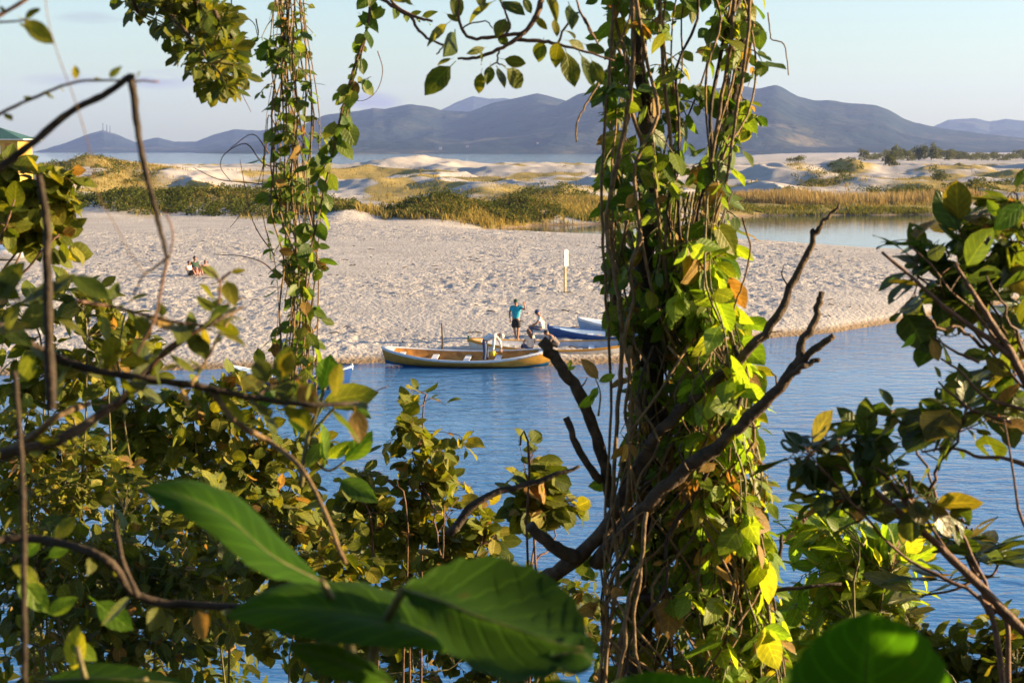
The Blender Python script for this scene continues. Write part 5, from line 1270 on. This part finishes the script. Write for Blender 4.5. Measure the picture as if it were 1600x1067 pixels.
def sprout():
    D = 3.4; pl = Plant('young_shoot', 'young shoot with broad bright green leaves in front of the blue boat', 'plant', P(470, 760, D)); pl.twmat = M['stemg']
    pl.stem([P(470, 760, D), P(480, 690, D), P(500, 630, D), P(508, 605, D)], .006, .003, M['stemg'], 'stem', 7, .0005)
    pl.stem([P(485, 680, D), P(520, 640, D), P(540, 625, D)], .004, .002, M['stemg'], 'stem', 6)
    pl.stem([P(478, 700, D), P(510, 735, D), P(540, 720, D)], .004, .002, M['stemg'], 'stem', 6)
    pl.stem([P(520, 628, D), P(565, 626, D), P(590, 610, D), P(606, 604, D)], .0018, .001, M['redstem'], 'stem', 5)
    for bx, by, tx, ty, w_, mk, kd in ((502, 612, 522, 556, 1.15, 'lime', 'obovate'), (506, 626, 590, 611, .8, 'vine', 'oval'), (540, 720, 580, 674, .9, 'lime', 'oval'), (508, 720, 502, 660, .8, 'lime', 'oval'), (512, 716, 548, 690, .7, 'lime', 'oval'), (530, 750, 592, 780, .8, 'vine', 'oval'), (440, 620, 490, 600, .8, 'vine', 'oval'), (430, 610, 400, 645, .8, 'vine', 'oval'), (455, 640, 470, 680, .8, 'lime', 'oval'), (545, 628, 582, 650, .7, 'vine', 'point'), (505, 690, 478, 730, .8, 'vine', 'oval'), (480, 580, 500, 604, .4, 'lime', 'lance')):
        a, t = P(bx, by, D), P(tx, ty, D - .03); pl.leaf(a - (t - a) * .18, t - a, Vector((.35, -1, .35)) + rv(.22), (t - a).length, kd, mk, w_)
    pl.finish()
sprout()
def small_details():
    D = 4.6; pl = Plant('yellow_sprig', 'upright yellow leaf sprig sprouting from the broken stub by the boats', 'sprig', P(930, 640, D))
    pl.stem([P(935, 650, D), P(938, 615, D), P(930, 590, D)], .003, .0015, M['stemg'], 'stem', 6)
    for bx, by, tx, ty, w_, mk in ((935, 592, 908, 558, .8, 'dry'), (936, 596, 962, 584, .8, 'lime'), (934, 605, 922, 625, .9, 'lime'), (930, 615, 905, 640, .9, 'lime'), (888, 576, 893, 562, .8, 'lime'), (888, 578, 900, 572, .7, 'lime')):
        a, t = P(bx, by, D), P(tx, ty, D); pl.leaf(a - (t - a) * .18, t - a, Vector((.4, -1, .3)) + rv(.25), (t - a).length, 'oval', mk, w_)
    pl.finish()
small_details()

# ------------------------------------------------------------------ the big near leaves
def big_leaf(pl, up, mid, low, corr=.004, n=22, w=12, matk='big', dm=0.0):
    """three edges from base to tip: (px, py, d) lists"""
    U, Mi, Lo = ([cr([P(*p) for p in e], 8) for e in (up, mid, low)])
    def res(c):
        s = [0.0]
        for a, b in zip(c[:-1], c[1:]): s.append(s[-1] + (b - a).length)
        out = []
        for k in range(n + 1):
            t = s[-1] * k / n; i = max(0, min(len(c) - 2, int(np.searchsorted(s, t)) - 1)); q = (t - s[i]) / max(1e-9, s[i + 1] - s[i]); out.append(c[i].lerp(c[i + 1], min(1, q)))
        return out
    U, Mi, Lo = res(U), res(Mi), res(Lo)
    v = []; uv = []; f = []
    for i in range(n + 1):
        for j in range(w + 1):
            s = j / w * 2 - 1; e = U[i] if s < 0 else Lo[i]; a = abs(s)
            p = Mi[i].lerp(e, a)
            nrm = (e - Mi[i]).cross(Mi[min(i + 1, n)] - Mi[max(i - 1, 0)]); nrm = nrm.normalized() * (1 if s < 0 else -1) if nrm.length > 1e-8 else Vector((0, -1, 0))
            wd = (e - Mi[i]).length
            e2 = math.sin(i * 1.7 + (3 if s < 0 else 0)) * .018 + math.sin(i * 4.1 + w) * .012
            p = Mi[i].lerp(e, a * (1 - (e2 + .02) * (a > .7)))
            p = p + nrm * (math.sin((i / n - .30 * a) * 2 * math.pi * 9) * corr * a * (1 - a * .6) + .10 * wd * math.sin(math.pi * a))
            v.append(p - pl.base); uv.append((i / n, j / w))
    for i in range(n):
        for j in range(w): f.append((i * (w + 1) + j, i * (w + 1) + j + 1, (i + 1) * (w + 1) + j + 1, (i + 1) * (w + 1) + j))
    me = mesh_np('leaf', v, f, M[matk]); ul = me.uv_layers.new(name='UVMap')
    lv = np.zeros(len(me.loops), dtype=np.int32); me.loops.foreach_get('vertex_index', lv); ul.data.foreach_set('uv', np.array(uv, dtype=np.float32)[lv].ravel())
    o = link('leaf', me, pl.root)
    m = MB(); m.tube([p - pl.base for p in Mi], [px2m(4.5, 1.6) * (1 - .75 * i / n) * .5 for i in range(n + 1)], 6)
    m.build('midrib', M['stemg'], o); return o
def big_plants():
    pl = Plant('broad_leaved_plant', 'plant with very large smooth leaves spread close to the camera at bottom centre', 'plant', P(560, 1300, 1.7)); pl.twmat = M['stemg']
    pl.stem([P(560, 1300, 1.7), P(565, 1120, 1.7), P(590, 1000, 1.68), P(632, 918, 1.62)], .006, .004, M['stemg'], 'stem', 8)
    pl.stem([P(565, 1120, 1.7), P(540, 980, 1.7), P(500, 905, 1.68)], .005, .0035, M['stemg'], 'stem', 8)
    big_leaf(pl, [(505, 905, 1.68), (440, 842, 1.72), (375, 778, 1.74), (300, 750, 1.72), (255, 752, 1.70), (218, 760, 1.68)], [(505, 910, 1.68), (425, 868, 1.66), (355, 808, 1.66), (295, 778, 1.66), (255, 768, 1.67), (218, 762, 1.68)], [(505, 915, 1.68), (410, 898, 1.60), (335, 838, 1.60), (285, 806, 1.62), (250, 788, 1.65), (218, 764, 1.68)], .0012)
    big_leaf(pl, [(630, 915, 1.60), (690, 882, 1.66), (750, 868, 1.70), (820, 880, 1.70), (880, 915, 1.66), (915, 968, 1.60), (912, 1010, 1.54)], [(630, 920, 1.60), (690, 940, 1.56), (745, 962, 1.54), (800, 980, 1.53), (850, 998, 1.52), (885, 1008, 1.52), (912, 1012, 1.52)], [(630, 925, 1.60), (670, 985, 1.50), (720, 1035, 1.46), (780, 1062, 1.44), (840, 1062, 1.45), (885, 1040, 1.48), (912, 1014, 1.52)], .0060)
    big_leaf(pl, [(735, 1020, 1.62), (680, 955, 1.72), (590, 915, 1.76), (500, 905, 1.76), (420, 918, 1.72), (352, 960, 1.68)], [(735, 1022, 1.62), (660, 985, 1.64), (580, 965, 1.66), (500, 952, 1.67), (420, 950, 1.67), (352, 962, 1.68)], [(735, 1024, 1.62), (650, 1015, 1.58), (570, 1010, 1.58), (490, 1000, 1.60), (420, 985, 1.63), (352, 964, 1.68)], .0015)
    big_leaf(pl, [(630, 1075, 1.6), (580, 1035, 1.66), (520, 1005, 1.68), (450, 1005, 1.66)], [(630, 1080, 1.6), (580, 1052, 1.62), (520, 1028, 1.62), (450, 1010, 1.64)], [(630, 1085, 1.6), (570, 1072, 1.56), (500, 1052, 1.58), (450, 1015, 1.63)], .001)
    big_leaf(pl, [(860, 1020, 1.5), (895, 990, 1.56), (925, 995, 1.56), (928, 1030, 1.52)], [(860, 1026, 1.5), (885, 1020, 1.5), (910, 1020, 1.5), (928, 1035, 1.5)], [(860, 1032, 1.5), (880, 1050, 1.46), (905, 1055, 1.46), (928, 1040, 1.48)], .001, 12, 8)
    big_leaf(pl, [(760, 1130, 1.5), (800, 1085, 1.5), (860, 1060, 1.5), (920, 1070, 1.5)], [(760, 1140, 1.5), (810, 1110, 1.47), (860, 1090, 1.47), (920, 1078, 1.48)], [(760, 1150, 1.5), (820, 1140, 1.44), (870, 1120, 1.44), (920, 1085, 1.46)], .001, 12, 8)
    pl.finish()
    pl = Plant('broad_leaved_plant', 'single huge dark rounded leaf rising from the bottom edge at right', 'plant', P(1350, 1400, 1.5))
    pl.stem([P(1350, 1400, 1.5), P(1352, 1280, 1.5), P(1350, 1180, 1.5)], .006, .004, M['stemg'], 'stem', 8)
    big_leaf(pl, [(1350, 1180, 1.5), (1250, 1130, 1.44), (1222, 1070, 1.46), (1262, 1008, 1.52), (1310, 972, 1.55), (1362, 955, 1.56)], [(1350, 1180, 1.5), (1350, 1120, 1.56), (1352, 1065, 1.58), (1355, 1020, 1.58), (1358, 985, 1.57), (1362, 956, 1.56)], [(1350, 1180, 1.5), (1450, 1150, 1.42), (1490, 1090, 1.42), (1474, 1030, 1.48), (1430, 982, 1.53), (1362, 957, 1.56)], .003)
    big_leaf(pl, [(1150, 1180, 1.5), (980, 1140, 1.5), (940, 1080, 1.5), (1000, 1050, 1.55), (1060, 1052, 1.56)], [(1150, 1180, 1.5), (1080, 1130, 1.54), (1060, 1100, 1.56), (1055, 1075, 1.56), (1060, 1053, 1.56)], [(1150, 1180, 1.5), (1180, 1120, 1.48), (1150, 1080, 1.5), (1110, 1058, 1.53), (1060, 1054, 1.56)], .002)
    pl.finish()
    pl = Plant('broad_leaved_plant', 'low plant with long green leaves close by in the bottom left corner', 'plant', P(150, 1250, 1.9))
    pl.stem([P(150, 1250, 1.9), P(140, 1100, 1.9), P(120, 1010, 1.9)], .005, .003, M['stemg'], 'stem', 8)
    pl.stem([P(145, 1150, 1.9), P(200, 1080, 1.9), P(230, 1060, 1.9)], .004, .003, M['stemg'], 'stem', 8)
    big_leaf(pl, [(70, 1060, 1.9), (150, 1035, 1.95), (230, 1045, 1.95), (300, 1068, 1.9)], [(70, 1064, 1.9), (150, 1060, 1.88), (230, 1064, 1.88), (300, 1072, 1.9)], [(70, 1068, 1.9), (150, 1085, 1.84), (230, 1082, 1.84), (300, 1076, 1.9)], .001, 14, 8)
    for bx, by, tx, ty, w_ in ((115, 1050, 125, 975, .8), (110, 1000, 148, 1036, .9), (30, 900, 72, 960, .9), (40, 870, 65, 840, .8), (75, 870, 110, 850, .8), (150, 940, 210, 985, .9), (75, 960, 120, 930, .8), (60, 910, 20, 880, .9)):
        a, t = P(bx, by, 2.4), P(tx, ty, 2.4); pl.leaf(a - (t - a) * .18, t - a, Vector((.3, -1, .5)) + rv(.3), (t - a).length, 'oval', 'lime', w_)
    pl.finish()
big_plants()

# ------------------------------------------------------------------ unseen tree added overhead, at right and behind to shade the near leaves
def unseen_shade_tree():
    b = Vector((5.2, .6, H(5.2, .6))); r = empty('unseen_shade_tree', b); tag(r, 'unseen leafy tree added outside the picture to shade the near leaves', 'tree')
    m = MB(); m.tube([(0, 0, -.2), (.1, 0, 1.5), (-.2, .1, 3.2), (-.8, .2, 4.6)], [.16, .13, .10, .05], 9); m.build('trunk', M['bark'], r)
    n = 300
    X = 1.2 + rs.rand(n) * 6.5; Y = -2.5 + rs.rand(n) * 4.3; Z = 6.2 + rs.rand(n) * 4.6
    k = ((X - 4.5) / 3.6) ** 2 + ((Y + .3) / 2.3) ** 2 + ((Z - 8.6) / 2.6) ** 2 < 1
    k &= ~((X < 2.6) & (Z < 9.6)) & ~((Y > .9) & (Y < 2.3) & (Z < 9.8))  # crown cut open so sun reaches the big leaves
    X, Y, Z = X[k], Y[k], Z[k]
    n = 700
    X = np.concatenate([X, -5 + 10 * rs.rand(n)]); Y = np.concatenate([Y, -3 + 6.4 * rs.rand(n)]); Z = np.concatenate([Z, 9.7 + 1.6 * rs.rand(n)])  # leaves added overhead to block sky light
    X = np.concatenate([X, 1.2 + 1.0 * rs.rand(80)]); Y = np.concatenate([Y, 1.25 + .7 * rs.rand(80)]); Z = np.concatenate([Z, 7.3 + .66 * rs.rand(80)])  # low leaf clump added to shade the big rounded leaf
    m = MB(); m.tube([(-.2, .1, 2.6), (-2.2, .7, 2.2), (-3.5, 1.0, 1.95)], [.04, .025, .01], 7); m.build('branch', M['bark'], r)  # branch added to carry the low shading clump
    X = np.concatenate([X, -6 + 12 * rs.rand(n)]); Y = np.concatenate([Y, -5.5 + 2.6 * rs.rand(n)]); Z = np.concatenate([Z, 6.6 + 4.6 * rs.rand(n)])  # leaves added behind the camera to cut sky light
    clumps('crown', X, Y, .3, .07, 26, M['shrubd'], None, r, Z, .3, b)
unseen_shade_tree()

# ------------------------------------------------------------------ bank undergrowth
n = 7000
ux = rs.rand(n) * 14 - 7; uy = 5.5 + rs.rand(n) * 7.5
ux = ux * (uy + 5) / 13
clumps('undergrowth', ux, uy, (.5 + 2.3 * rs.rand(n) * np.exp(-((uy - 9.5) / 3.0) ** 2)) * np.where(ux > -.6, .42, 1.0), .05, 28, M['shrubd'], 'dark undergrowth covering the near bank', zbase=height(ux, uy, False) - .05, rx=.35)

# ------------------------------------------------------------------ air
hv = bpy.data.materials.new('haze'); hv.use_nodes = True; hn = hv.node_tree.nodes; hn.clear()
ho = hn.new('ShaderNodeOutputMaterial'); pv = hn.new('ShaderNodeVolumePrincipled')
pv.inputs['Color'].default_value = (.34, .48, .95, 1); pv.inputs['Density'].default_value = 5e-5; pv.inputs['Anisotropy'].default_value = .15
hv.node_tree.links.new(pv.outputs[0], ho.inputs['Volume'])
m = MB(); m.box((0, 6500, 270), (16000, 16400, 546)); hz_ = m.build('haze', hv, None, False); tag(hz_, 'thin sea haze over the bay', kind='stuff')
